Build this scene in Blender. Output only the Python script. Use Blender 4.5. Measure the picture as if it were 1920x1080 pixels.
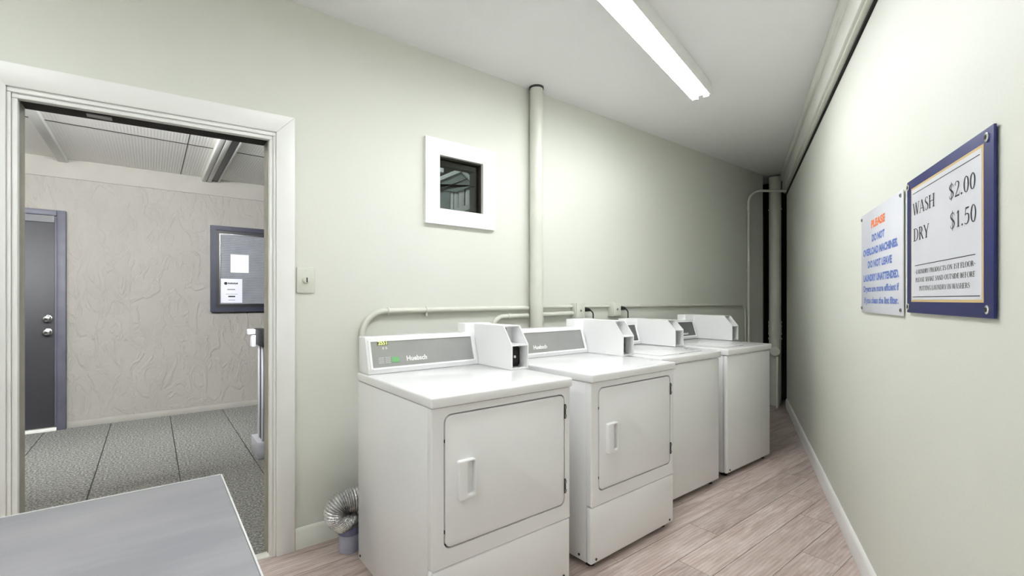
import bpy, bmesh, math, random
from mathutils import Vector, Matrix

random.seed(7)
scene = bpy.context.scene
COL = scene.collection
for o in list(bpy.data.objects):
    bpy.data.objects.remove(o)

# ------------------------------------------------------------------ camera
CAM_H = 1.27
FPX, VPX, HY = 865.0, 2065.0, 562.0
TH = math.atan((VPX - 960.0) / FPX)          # angle between view axis and long left wall
cam_d = bpy.data.cameras.new('camera')
cam = bpy.data.objects.new('camera', cam_d)
COL.objects.link(cam)
cam_d.sensor_width = 36.0
cam_d.lens = FPX / 1920.0 * 36.0
cam_d.shift_y = (HY - 540.0) / 1920.0
cam_d.clip_start = 0.02
cam.location = (0, 0, CAM_H)
cam.rotation_euler = (math.pi / 2, 0, TH - math.pi / 2)
scene.camera = cam

# ------------------------------------------------------------------ world, exposure
w = bpy.data.worlds.new('world')
scene.world = w
w.use_nodes = True
w.node_tree.nodes['Background'].inputs[0].default_value = (0.8, 0.85, 0.9, 1)
w.node_tree.nodes['Background'].inputs[1].default_value = 0.3
vs = scene.view_settings
vs.view_transform = 'Standard'
vs.look = 'None'
vs.gamma = 1.0
vs.use_curve_mapping = False
vs.exposure = 1.12
scene.cycles.caustics_reflective = False
scene.cycles.caustics_refractive = False
scene.cycles.sample_clamp_indirect = 6.0
TUBE_STRENGTH = 20.0
CORRIDOR_STRENGTH = 385.0
STAIR_STRENGTH = 5.5


# ------------------------------------------------------------------ materials
def lin(c):
    out = []
    for v in c:
        v = v / 255.0
        out.append(v / 12.92 if v <= 0.04045 else ((v + 0.055) / 1.055) ** 2.4)
    return (*out, 1.0)


MATS = {}


def mat(name, rgb, rough=0.5, metal=0.0, var=None, scale=6.0, bump=0.0, bscale=60.0, bdetail=3.0,
        emit=0.0, stretch=None, coat=0.0, objvar=0.0, detail=4.0, lo=0.35, hi=0.65):
    """Principled material; var = second colour mixed by noise."""
    m = bpy.data.materials.new(name)
    m.use_nodes = True
    nt = m.node_tree
    b = nt.nodes['Principled BSDF']
    b.inputs['Roughness'].default_value = rough
    b.inputs['Metallic'].default_value = metal
    if coat:
        b.inputs['Coat Weight'].default_value = coat
        b.inputs['Coat Roughness'].default_value = 0.08
    b.inputs['Base Color'].default_value = lin(rgb)
    tc = nt.nodes.new('ShaderNodeTexCoord')
    mp = nt.nodes.new('ShaderNodeMapping')
    nt.links.new(tc.outputs['Object'], mp.inputs['Vector'])
    if stretch:
        mp.inputs['Scale'].default_value = stretch
    col = None
    if var is not None:
        nz = nt.nodes.new('ShaderNodeTexNoise')
        nz.inputs['Scale'].default_value = scale
        nz.inputs['Detail'].default_value = detail
        nt.links.new(mp.outputs[0], nz.inputs['Vector'])
        rp = nt.nodes.new('ShaderNodeValToRGB')
        rp.color_ramp.elements[0].position = lo
        rp.color_ramp.elements[1].position = hi
        rp.color_ramp.elements[0].color = lin(rgb)
        rp.color_ramp.elements[1].color = lin(var)
        nt.links.new(nz.outputs['Fac'], rp.inputs['Fac'])
        col = rp.outputs['Color']
    if objvar:
        oi = nt.nodes.new('ShaderNodeObjectInfo')
        hs = nt.nodes.new('ShaderNodeHueSaturation')
        mr = nt.nodes.new('ShaderNodeMapRange')
        mr.inputs['To Min'].default_value = 1 - objvar
        mr.inputs['To Max'].default_value = 1 + objvar
        nt.links.new(oi.outputs['Random'], mr.inputs['Value'])
        nt.links.new(mr.outputs[0], hs.inputs['Value'])
        if col is not None:
            nt.links.new(col, hs.inputs['Color'])
        else:
            hs.inputs['Color'].default_value = lin(rgb)
        col = hs.outputs['Color']
    if col is not None:
        nt.links.new(col, b.inputs['Base Color'])
    if bump:
        nb = nt.nodes.new('ShaderNodeTexNoise')
        nb.inputs['Scale'].default_value = bscale
        nb.inputs['Detail'].default_value = bdetail
        nt.links.new(mp.outputs[0], nb.inputs['Vector'])
        bp = nt.nodes.new('ShaderNodeBump')
        bp.inputs['Strength'].default_value = bump
        bp.inputs['Distance'].default_value = 0.01
        nt.links.new(nb.outputs['Fac'], bp.inputs['Height'])
        nt.links.new(bp.outputs['Normal'], b.inputs['Normal'])
    if emit:
        b.inputs['Emission Color'].default_value = lin(rgb)
        b.inputs['Emission Strength'].default_value = emit
    MATS[name] = m
    return m


mat('sage_wall', (224, 226, 215), 0.6, var=(226, 227, 218), scale=1.3, bump=0.05, bscale=120)
mat('sage_pipe', (222, 223, 212), 0.4, var=(216, 218, 205), scale=9)
mat('sage_plate', (220, 222, 209), 0.4)
mat('ceiling_white', (250, 250, 250), 0.7, var=(249, 249, 249), scale=2, bump=0.05, bscale=90)
mat('trim_white', (246, 246, 243), 0.35, var=(243, 243, 239), scale=5, bump=0.04, bscale=40)
mat('trim_cream', (236, 236, 229), 0.35, var=(230, 231, 222), scale=5)
mat('enamel', (247, 247, 247), 0.22, var=(246, 246, 246), scale=3, coat=0.3)
mat('enamel_plain', (246, 246, 246), 0.3)
mat('console_grey', (168, 169, 166), 0.35, metal=0.55, var=(160, 161, 159), scale=4)
mat('console_dark', (96, 97, 95), 0.35, metal=0.3, var=(88, 89, 88), scale=6)
mat('gap_dark', (62, 63, 60), 0.7)
mat('black_plastic', (12, 12, 12), 0.5)
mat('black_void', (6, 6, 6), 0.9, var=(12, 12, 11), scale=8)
mat('chrome', (215, 215, 215), 0.18, metal=1.0)
mat('steel', (150, 150, 150), 0.35, metal=0.9)
mat('foil', (232, 232, 231), 0.24, metal=0.88, var=(206, 206, 207), scale=30, bump=0.4, bscale=110)
mat('pot_purple', (112, 112, 140), 0.5, var=(98, 98, 128), scale=10)
mat('pot_grey', (165, 166, 180), 0.45, var=(150, 151, 168), scale=12)
mat('lcd', (98, 104, 62), 0.3)
mat('lcd_digit', (226, 232, 150), 0.4, emit=0.5)
mat('green_button', (118, 176, 120), 0.4)
mat('white_print', (246, 246, 244), 0.5)
mat('sign_blue', (20, 31, 96), 0.5, var=(17, 27, 88), scale=8)
mat('sign_white', (233, 234, 240), 0.35, var=(228, 229, 236), scale=5, coat=0.2)
mat('sign_gold', (214, 186, 130), 0.4)
mat('ink_black', (26, 26, 34), 0.5)
mat('ink_blue', (104, 128, 198), 0.5)
mat('ink_orange', (240, 128, 80), 0.5)
mat('rubber', (18, 18, 18), 0.8)
mat('table_laminate', (140, 140, 145), 0.42, var=(160, 159, 163), scale=3.0, stretch=(0.8, 3.2, 1), detail=8, lo=0.38, hi=0.72)
mat('table_edge', (226, 227, 226), 0.4)
mat('table_leg', (120, 122, 124), 0.4, metal=0.6)
mat('stucco', (156, 152, 145), 0.8, var=(150, 147, 140), scale=2.5)
mat('stucco_band', (158, 155, 147), 0.7, var=(153, 150, 143), scale=4, bump=0.1, bscale=40)
mat('corridor_ceiling', (238, 236, 230), 0.75)
mat('corridor_beam', (238, 238, 233), 0.6)
mat('door_grey', (48, 48, 52), 0.5, var=(44, 44, 48), scale=3)
mat('door_frame_grey', (86, 87, 98), 0.5, var=(77, 78, 90), scale=8)
mat('jamb_taupe', (166, 163, 150), 0.6, var=(150, 147, 134), scale=8)
mat('head_dark', (44, 42, 36), 0.85, var=(24, 22, 20), scale=14)
mat('board_navy', (28, 32, 54), 0.45, var=(24, 27, 48), scale=10)
mat('board_black', (14, 14, 18), 0.4)
mat('paper', (240, 240, 234), 0.7)
mat('paper_cool', (226, 226, 236), 0.7)
mat('gate_grey', (145, 146, 154), 0.5, var=(134, 135, 143), scale=6)
mat('gate_white', (200, 201, 208), 0.45)
mat('stair_grey', (112, 120, 116), 0.7, var=(98, 106, 102), scale=6)
mat('stair_light', (172, 176, 172), 0.7, var=(160, 164, 160), scale=8)
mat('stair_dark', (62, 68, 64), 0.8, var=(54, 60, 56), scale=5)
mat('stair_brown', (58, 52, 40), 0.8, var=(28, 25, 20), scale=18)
mat('cable_dark', (30, 30, 28), 0.5)
mat('concrete', (150, 148, 142), 0.8)
mat('tube_glow', (250, 252, 255), 0.4, emit=TUBE_STRENGTH)
mat('corridor_fill_glow', (250, 252, 255), 0.4, emit=CORRIDOR_STRENGTH)


def nodes_of(m):
    m.use_nodes = True
    return m.node_tree, m.node_tree.nodes['Principled BSDF']


# trowelled stucco relief: ridged, swirled noise
def stucco_relief():
    nt, b = nodes_of(MATS['stucco'])
    tc = nt.nodes.new('ShaderNodeTexCoord')
    mp = nt.nodes.new('ShaderNodeMapping')
    mp.inputs['Scale'].default_value = (1.0, 1.0, 0.55)
    nt.links.new(tc.outputs['Object'], mp.inputs['Vector'])
    n1 = nt.nodes.new('ShaderNodeTexNoise')
    n1.inputs['Scale'].default_value = 7.5
    n1.inputs['Detail'].default_value = 5.0
    n1.inputs['Distortion'].default_value = 1.6
    nt.links.new(mp.outputs[0], n1.inputs['Vector'])
    rp = nt.nodes.new('ShaderNodeValToRGB')
    rp.color_ramp.elements[0].position = 0.47
    rp.color_ramp.elements[1].position = 0.60
    nt.links.new(n1.outputs['Fac'], rp.inputs['Fac'])
    n2 = nt.nodes.new('ShaderNodeTexNoise')
    n2.inputs['Scale'].default_value = 38.0
    n2.inputs['Detail'].default_value = 3.0
    nt.links.new(mp.outputs[0], n2.inputs['Vector'])
    ad = nt.nodes.new('ShaderNodeMath')
    ad.operation = 'MULTIPLY_ADD'
    ad.inputs[1].default_value = 0.35
    nt.links.new(n2.outputs['Fac'], ad.inputs[0])
    nt.links.new(rp.outputs['Color'], ad.inputs[2])
    bp = nt.nodes.new('ShaderNodeBump')
    bp.inputs['Strength'].default_value = 0.45
    bp.inputs['Distance'].default_value = 0.016
    nt.links.new(ad.outputs[0], bp.inputs['Height'])
    nt.links.new(bp.outputs['Normal'], b.inputs['Normal'])


stucco_relief()


# fine beaded board grooves across the corridor ceiling, running along y
def groove_relief(name, period, axis):
    nt, b = nodes_of(MATS[name])
    tc = nt.nodes.new('ShaderNodeTexCoord')
    wv = nt.nodes.new('ShaderNodeTexWave')
    wv.bands_direction = axis
    wv.inputs['Scale'].default_value = 1.0 / period * 0.3183
    wv.inputs['Distortion'].default_value = 0.25
    nt.links.new(tc.outputs['Object'], wv.inputs['Vector'])
    bp = nt.nodes.new('ShaderNodeBump')
    bp.inputs['Strength'].default_value = 0.35
    bp.inputs['Distance'].default_value = 0.003
    nt.links.new(wv.outputs['Fac'], bp.inputs['Height'])
    nt.links.new(bp.outputs['Normal'], b.inputs['Normal'])


groove_relief('corridor_ceiling', 0.022, 'X')


# speckled loop carpet
def carpet_material():
    m = bpy.data.materials.new('carpet_speckle')
    nt, b = nodes_of(m)
    b.inputs['Roughness'].default_value = 0.95
    tc = nt.nodes.new('ShaderNodeTexCoord')
    n1 = nt.nodes.new('ShaderNodeTexNoise')
    n1.inputs['Scale'].default_value = 75.0
    n1.inputs['Detail'].default_value = 6.0
    n1.inputs['Roughness'].default_value = 0.8
    nt.links.new(tc.outputs['Object'], n1.inputs['Vector'])
    rp = nt.nodes.new('ShaderNodeValToRGB')
    e = rp.color_ramp.elements
    e[0].position = 0.40
    e[0].color = lin((66, 64, 59))
    e[1].position = 0.62
    e[1].color = lin((192, 192, 188))
    k = e.new(0.5)
    k.color = lin((124, 123, 118))
    nt.links.new(n1.outputs['Fac'], rp.inputs['Fac'])
    nt.links.new(rp.outputs['Color'], b.inputs['Base Color'])
    bp = nt.nodes.new('ShaderNodeBump')
    bp.inputs['Strength'].default_value = 0.6
    bp.inputs['Distance'].default_value = 0.006
    nt.links.new(n1.outputs['Fac'], bp.inputs['Height'])
    nt.links.new(bp.outputs['Normal'], b.inputs['Normal'])
    MATS['carpet_speckle'] = m


carpet_material()


# greyed oak vinyl plank: long grain, cathedral rings, board-to-board shifts
def plank_material():
    m = bpy.data.materials.new('plank_oak')
    nt, b = nodes_of(m)
    b.inputs['Roughness'].default_value = 0.42
    tc = nt.nodes.new('ShaderNodeTexCoord')
    oi = nt.nodes.new('ShaderNodeObjectInfo')
    ml = nt.nodes.new('ShaderNodeVectorMath')
    ml.operation = 'SCALE'
    ml.inputs['Scale'].default_value = 37.0
    cb = nt.nodes.new('ShaderNodeCombineXYZ')
    for i in range(3):
        nt.links.new(oi.outputs['Random'], cb.inputs[i])
    nt.links.new(cb.outputs[0], ml.inputs[0])
    ad = nt.nodes.new('ShaderNodeVectorMath')
    nt.links.new(tc.outputs['Object'], ad.inputs[0])
    nt.links.new(ml.outputs[0], ad.inputs[1])
    mp = nt.nodes.new('ShaderNodeMapping')
    mp.inputs['Scale'].default_value = (1.5, 11.0, 1.0)
    nt.links.new(ad.outputs[0], mp.inputs['Vector'])
    n1 = nt.nodes.new('ShaderNodeTexNoise')
    n1.inputs['Scale'].default_value = 2.4
    n1.inputs['Detail'].default_value = 7.0
    n1.inputs['Roughness'].default_value = 0.62
    n1.inputs['Distortion'].default_value = 0.7
    nt.links.new(mp.outputs[0], n1.inputs['Vector'])
    rp = nt.nodes.new('ShaderNodeValToRGB')
    e = rp.color_ramp.elements
    e[0].position = 0.33
    e[0].color = lin((176, 155, 146))
    e[1].position = 0.66
    e[1].color = lin((217, 204, 197))
    k = e.new(0.5)
    k.color = lin((200, 183, 175))
    nt.links.new(n1.outputs['Fac'], rp.inputs['Fac'])
    # cathedral figure
    mp2 = nt.nodes.new('ShaderNodeMapping')
    mp2.inputs['Scale'].default_value = (1.1, 7.0, 1.0)
    nt.links.new(ad.outputs[0], mp2.inputs['Vector'])
    wv = nt.nodes.new('ShaderNodeTexWave')
    wv.wave_type = 'RINGS'
    wv.inputs['Scale'].default_value = 2.6
    wv.inputs['Distortion'].default_value = 5.0
    wv.inputs['Detail'].default_value = 3.0
    nt.links.new(mp2.outputs[0], wv.inputs['Vector'])
    mx = nt.nodes.new('ShaderNodeMix')
    mx.data_type = 'RGBA'
    mx.blend_type = 'MULTIPLY'
    mx.inputs['Factor'].default_value = 0.16
    nt.links.new(rp.outputs['Color'], mx.inputs['A'])
    nt.links.new(wv.outputs['Color'], mx.inputs['B'])
    hs = nt.nodes.new('ShaderNodeHueSaturation')
    mr = nt.nodes.new('ShaderNodeMapRange')
    mr.inputs['To Min'].default_value = 0.86
    mr.inputs['To Max'].default_value = 1.08
    nt.links.new(oi.outputs['Random'], mr.inputs['Value'])
    nt.links.new(mr.outputs[0], hs.inputs['Value'])
    nt.links.new(mx.outputs['Result'], hs.inputs['Color'])
    nt.links.new(hs.outputs['Color'], b.inputs['Base Color'])
    bp = nt.nodes.new('ShaderNodeBump')
    bp.inputs['Strength'].default_value = 0.12
    bp.inputs['Distance'].default_value = 0.003
    nt.links.new(n1.outputs['Fac'], bp.inputs['Height'])
    nt.links.new(bp.outputs['Normal'], b.inputs['Normal'])
    MATS['plank_oak'] = m


plank_material()


def glass_material():
    m = bpy.data.materials.new('window_glass')
    m.use_nodes = True
    nt = m.node_tree
    nt.nodes.clear()
    out = nt.nodes.new('ShaderNodeOutputMaterial')
    mx = nt.nodes.new('ShaderNodeMixShader')
    tr = nt.nodes.new('ShaderNodeBsdfTransparent')
    tr.inputs[0].default_value = (0.86, 0.9, 0.88, 1)
    gl = nt.nodes.new('ShaderNodeBsdfGlossy')
    gl.inputs['Roughness'].default_value = 0.02
    fr = nt.nodes.new('ShaderNodeFresnel')
    fr.inputs['IOR'].default_value = 1.45
    nt.links.new(fr.outputs[0], mx.inputs[0])
    nt.links.new(tr.outputs[0], mx.inputs[1])
    nt.links.new(gl.outputs[0], mx.inputs[2])
    nt.links.new(mx.outputs[0], out.inputs[0])
    MATS['window_glass'] = m


glass_material()


# ------------------------------------------------------------------ mesh helpers
def finish(bm, name, material, parent=None, smooth=True, angle=32.0):
    bmesh.ops.recalc_face_normals(bm, faces=bm.faces)
    if smooth:
        lim = math.radians(angle)
        for f in bm.faces:
            f.smooth = True
        for e in bm.edges:
            if len(e.link_faces) == 2:
                if e.calc_face_angle(0) > lim:
                    e.smooth = False
            else:
                e.smooth = False
    me = bpy.data.meshes.new(name)
    bm.to_mesh(me)
    bm.free()
    me.materials.append(MATS[material])
    o = bpy.data.objects.new(name, me)
    COL.objects.link(o)
    if parent is not None:
        o.parent = parent
    return o


def add_box(bm, x0, x1, y0, y1, z0, z1, r=0.0, seg=2, M=None):
    vs_ = [bm.verts.new((x, y, z)) for z in (z0, z1) for y in (y0, y1) for x in (x0, x1)]
    fs = [(0, 2, 3, 1), (4, 5, 7, 6), (0, 1, 5, 4), (2, 6, 7, 3), (0, 4, 6, 2), (1, 3, 7, 5)]
    faces = [bm.faces.new([vs_[i] for i in f]) for f in fs]
    allv = vs_
    if r > 0:
        edges = list({e for f in faces for e in f.edges})
        res = bmesh.ops.bevel(bm, geom=edges, offset=r, segments=seg, profile=0.5, affect='EDGES')
        allv = list({v for f in res['faces'] for v in f.verts})
        # collect whole island
        seen = set(allv)
        stack = list(allv)
        while stack:
            v = stack.pop()
            for e in v.link_edges:
                u = e.other_vert(v)
                if u not in seen:
                    seen.add(u)
                    stack.append(u)
        allv = list(seen)
    if M is not None:
        bmesh.ops.transform(bm, matrix=M, verts=allv)
    return allv


def box(name, material, x0, x1, y0, y1, z0, z1, r=0.0, parent=None, seg=2, M=None):
    bm = bmesh.new()
    add_box(bm, x0, x1, y0, y1, z0, z1, r, seg, M)
    return finish(bm, name, material, parent)


def add_prism(bm, pts, axis, a0, a1):
    """extrude 2D outline pts along axis ('x': pts=(y,z); 'y': pts=(x,z); 'z': pts=(x,y))."""
    def mk(p, a):
        if axis == 'x':
            return (a, p[0], p[1])
        if axis == 'y':
            return (p[0], a, p[1])
        return (p[0], p[1], a)
    v0 = [bm.verts.new(mk(p, a0)) for p in pts]
    v1 = [bm.verts.new(mk(p, a1)) for p in pts]
    n = len(pts)
    bm.faces.new(v0)
    bm.faces.new(v1[::-1])
    for i in range(n):
        bm.faces.new((v0[i], v1[i], v1[(i + 1) % n], v0[(i + 1) % n]))
    return v0 + v1


def prism(name, material, pts, axis, a0, a1, parent=None, bevel=0.0):
    bm = bmesh.new()
    add_prism(bm, pts, axis, a0, a1)
    bmesh.ops.recalc_face_normals(bm, faces=bm.faces)
    if bevel:
        bmesh.ops.bevel(bm, geom=bm.edges[:], offset=bevel, segments=2, profile=0.5, affect='EDGES')
    return finish(bm, name, material, parent)


def rrect(x0, x1, z0, z1, r, n=6):
    pts = []
    for cx, cz, a in ((x1 - r, z1 - r, 0), (x0 + r, z1 - r, 90), (x0 + r, z0 + r, 180), (x1 - r, z0 + r, 270)):
        for i in range(n + 1):
            t = math.radians(a + 90.0 * i / n)
            pts.append((cx + r * math.cos(t), cz + r * math.sin(t)))
    return pts


def add_plate_hole(bm, outer, inner, y0, y1):
    """plate in the xz plane with a hole; both loops are lists of (x,z); thickness y0..y1."""
    rings = []
    for loop in (outer, inner):
        a = [bm.verts.new((p[0], y0, p[1])) for p in loop]
        b = [bm.verts.new((p[0], y1, p[1])) for p in loop]
        rings.append((a, b))
        n = len(loop)
        for i in range(n):
            bm.faces.new((a[i], a[(i + 1) % n], b[(i + 1) % n], b[i]))
    for k in (0, 1):
        edges = []
        for r in rings:
            l = r[k]
            n = len(l)
            for i in range(n):
                e = bm.edges.get((l[i], l[(i + 1) % n]))
                edges.append(e)
        bmesh.ops.triangle_fill(bm, use_beauty=True, edges=edges)


def frames(path):
    pts = [Vector(p) for p in path]
    T = []
    for i in range(len(pts)):
        a = pts[max(i - 1, 0)]
        b = pts[min(i + 1, len(pts) - 1)]
        T.append((b - a).normalized())
    up = Vector((0, 0, 1)) if abs(T[0].z) < 0.9 else Vector((1, 0, 0))
    N = [(up - T[0] * up.dot(T[0])).normalized()]
    for i in range(1, len(pts)):
        v = N[-1] - T[i] * N[-1].dot(T[i])
        N.append(v.normalized())
    return pts, T, N


def add_tube(bm, path, rad, seg=12, cap=True):
    pts, T, N = frames(path)
    rings = []
    for i, p in enumerate(pts):
        r = rad[i] if isinstance(rad, (list, tuple)) else rad
        B = T[i].cross(N[i])
        rings.append([bm.verts.new(p + (N[i] * math.cos(2 * math.pi * k / seg) + B * math.sin(2 * math.pi * k / seg)) * r)
                      for k in range(seg)])
    for i in range(len(rings) - 1):
        for k in range(seg):
            bm.faces.new((rings[i][k], rings[i][(k + 1) % seg], rings[i + 1][(k + 1) % seg], rings[i + 1][k]))
    if cap:
        bm.faces.new(rings[0][::-1])
        bm.faces.new(rings[-1])


def tube(name, material, path, rad, seg=12, parent=None):
    bm = bmesh.new()
    add_tube(bm, path, rad, seg)
    return finish(bm, name, material, parent)


def fillet(pts, r, n=7):
    pts = [Vector(p) for p in pts]
    out = [pts[0]]
    for i in range(1, len(pts) - 1):
        a = (pts[i - 1] - pts[i]).normalized()
        b = (pts[i + 1] - pts[i]).normalized()
        ang = a.angle(b)
        d = r / math.tan(ang / 2)
        c = pts[i] + (a + b).normalized() * (r / math.sin(ang / 2))
        s = pts[i] + a * d - c
        e = pts[i] + b * d - c
        tot = s.angle(e)
        for k in range(n + 1):
            t = k / n
            v = (s * math.sin((1 - t) * tot) + e * math.sin(t * tot)) / math.sin(tot)
            out.append(c + v)
    out.append(pts[-1])
    return out


def thing(name, label, cat, loc=(0, 0, 0), rotz=0.0, group=None):
    o = bpy.data.objects.new(name, None)
    o.empty_display_size = 0.1
    COL.objects.link(o)
    o.location = loc
    o.rotation_euler = (0, 0, rotz)
    o['label'] = label
    o['category'] = cat
    if group:
        o['group'] = group
    return o


def struct(o, label=None):
    o['kind'] = 'structure'
    if label:
        o['label'] = label
    return o


def sempty(name, loc=(0, 0, 0), label=None):
    o = bpy.data.objects.new(name, None)
    o.empty_display_size = 0.1
    COL.objects.link(o)
    o.location = loc
    return struct(o, label)


# ------------------------------------------------------------------ lettering
def sans_polys(text, bold=0.0):
    cu = bpy.data.curves.new('lettering_source', 'FONT')
    cu.body = text
    cu.size = 1.0
    cu.offset = bold
    cu.resolution_u = 3
    ob = bpy.data.objects.new('lettering_source', cu)
    COL.objects.link(ob)
    bpy.context.view_layer.update()
    dg = bpy.context.evaluated_depsgraph_get()
    me = ob.evaluated_get(dg).to_mesh()
    V = [(v.co.x, v.co.y) for v in me.vertices]
    F = [tuple(p.vertices) for p in me.polygons]
    ob.evaluated_get(dg).to_mesh_clear()
    bpy.data.objects.remove(ob)
    bpy.data.curves.remove(cu)
    return V, F


def ribbon(V, F, cl, ws):
    """variable width ribbon along a centre line"""
    n = len(cl)
    base = len(V)
    for i in range(n):
        ax, ay = cl[max(i - 1, 0)]
        bx, by = cl[min(i + 1, n - 1)]
        dx, dy = bx - ax, by - ay
        l = math.hypot(dx, dy) or 1.0
        nx, ny = -dy / l, dx / l
        V.append((cl[i][0] + nx * ws[i] / 2, cl[i][1] + ny * ws[i] / 2))
        V.append((cl[i][0] - nx * ws[i] / 2, cl[i][1] - ny * ws[i] / 2))
    for i in range(n - 1):
        a = base + 2 * i
        F.append((a, a + 1, a + 3, a + 2))


def catmull(P, n=6):
    out = []
    for i in range(len(P) - 1):
        p0 = P[max(i - 1, 0)]
        p1, p2 = P[i], P[i + 1]
        p3 = P[min(i + 2, len(P) - 1)]
        for k in range(n):
            t = k / n
            out.append(tuple(0.5 * (2 * p1[j] + (p2[j] - p0[j]) * t + (2 * p0[j] - 5 * p1[j] + 4 * p2[j] - p3[j]) * t * t
                                    + (3 * p1[j] - p0[j] - 3 * p2[j] + p3[j]) * t ** 3) for j in range(len(p1))))
    out.append(tuple(P[-1]))
    return out


TK, TN, SF = 0.135, 0.05, 0.032      # thick stem, thin stroke, serif height


class Glyph:
    def __init__(self):
        self.V, self.F = [], []

    def poly(self, pts):
        b = len(self.V)
        self.V += list(pts)
        self.F.append(tuple(range(b, b + len(pts))))

    def serif(self, x, y, w, up):
        s = 1 if up else -1
        self.poly([(x - w / 2, y), (x + w / 2, y), (x + w / 2, y + s * SF * 0.7), (x + w * 0.24, y + s * SF * 1.7),
                   (x - w * 0.24, y + s * SF * 1.7), (x - w / 2, y + s * SF * 0.7)])

    def stem(self, x, wd=TK, y0=0.0, y1=1.0, s0=True, s1=True):
        self.poly([(x - wd / 2, y0), (x + wd / 2, y0), (x + wd / 2, y1), (x - wd / 2, y1)])
        sw = max(wd * 2.3, 0.2)
        if s0:
            self.serif(x, y0, sw, True)
        if s1:
            self.serif(x, y1, sw, False)

    def diag(self, x0, y0, x1, y1, wd, s0=0.0, s1=0.0):
        self.poly([(x0 - wd / 2, y0), (x0 + wd / 2, y0), (x1 + wd / 2, y1), (x1 - wd / 2, y1)])
        if s0:
            self.serif(x0, y0, s0, y0 < 0.5)
        if s1:
            self.serif(x1, y1, s1, y1 < 0.5)

    def bar(self, x0, x1, y, wd=TN):
        self.poly([(x0, y - wd / 2), (x1, y - wd / 2), (x1, y + wd / 2), (x0, y + wd / 2)])

    def tick(self, x, y, dy, wd=TN):
        self.poly([(x - wd, y), (x, y), (x, y + dy), (x - wd * 0.4, y + dy)])

    def arc(self, cx, cy, rx, ry, a0, a1, tk=TK, tn=TN, n=22):
        b = len(self.V)
        for i in range(n + 1):
            t = math.radians(a0 + (a1 - a0) * i / n)
            c, s = math.cos(t), math.sin(t)
            self.V.append((cx + rx * c, cy + ry * s))
            self.V.append((cx + (rx - tk) * c, cy + (ry - tn) * s))
        for i in range(n):
            a = b + 2 * i
            self.F.append((a, a + 1, a + 3, a + 2))

    def curve(self, P, n=6):
        C = catmull(P, n)
        ribbon(self.V, self.F, [(c[0], c[1]) for c in C], [c[2] for c in C])


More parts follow.
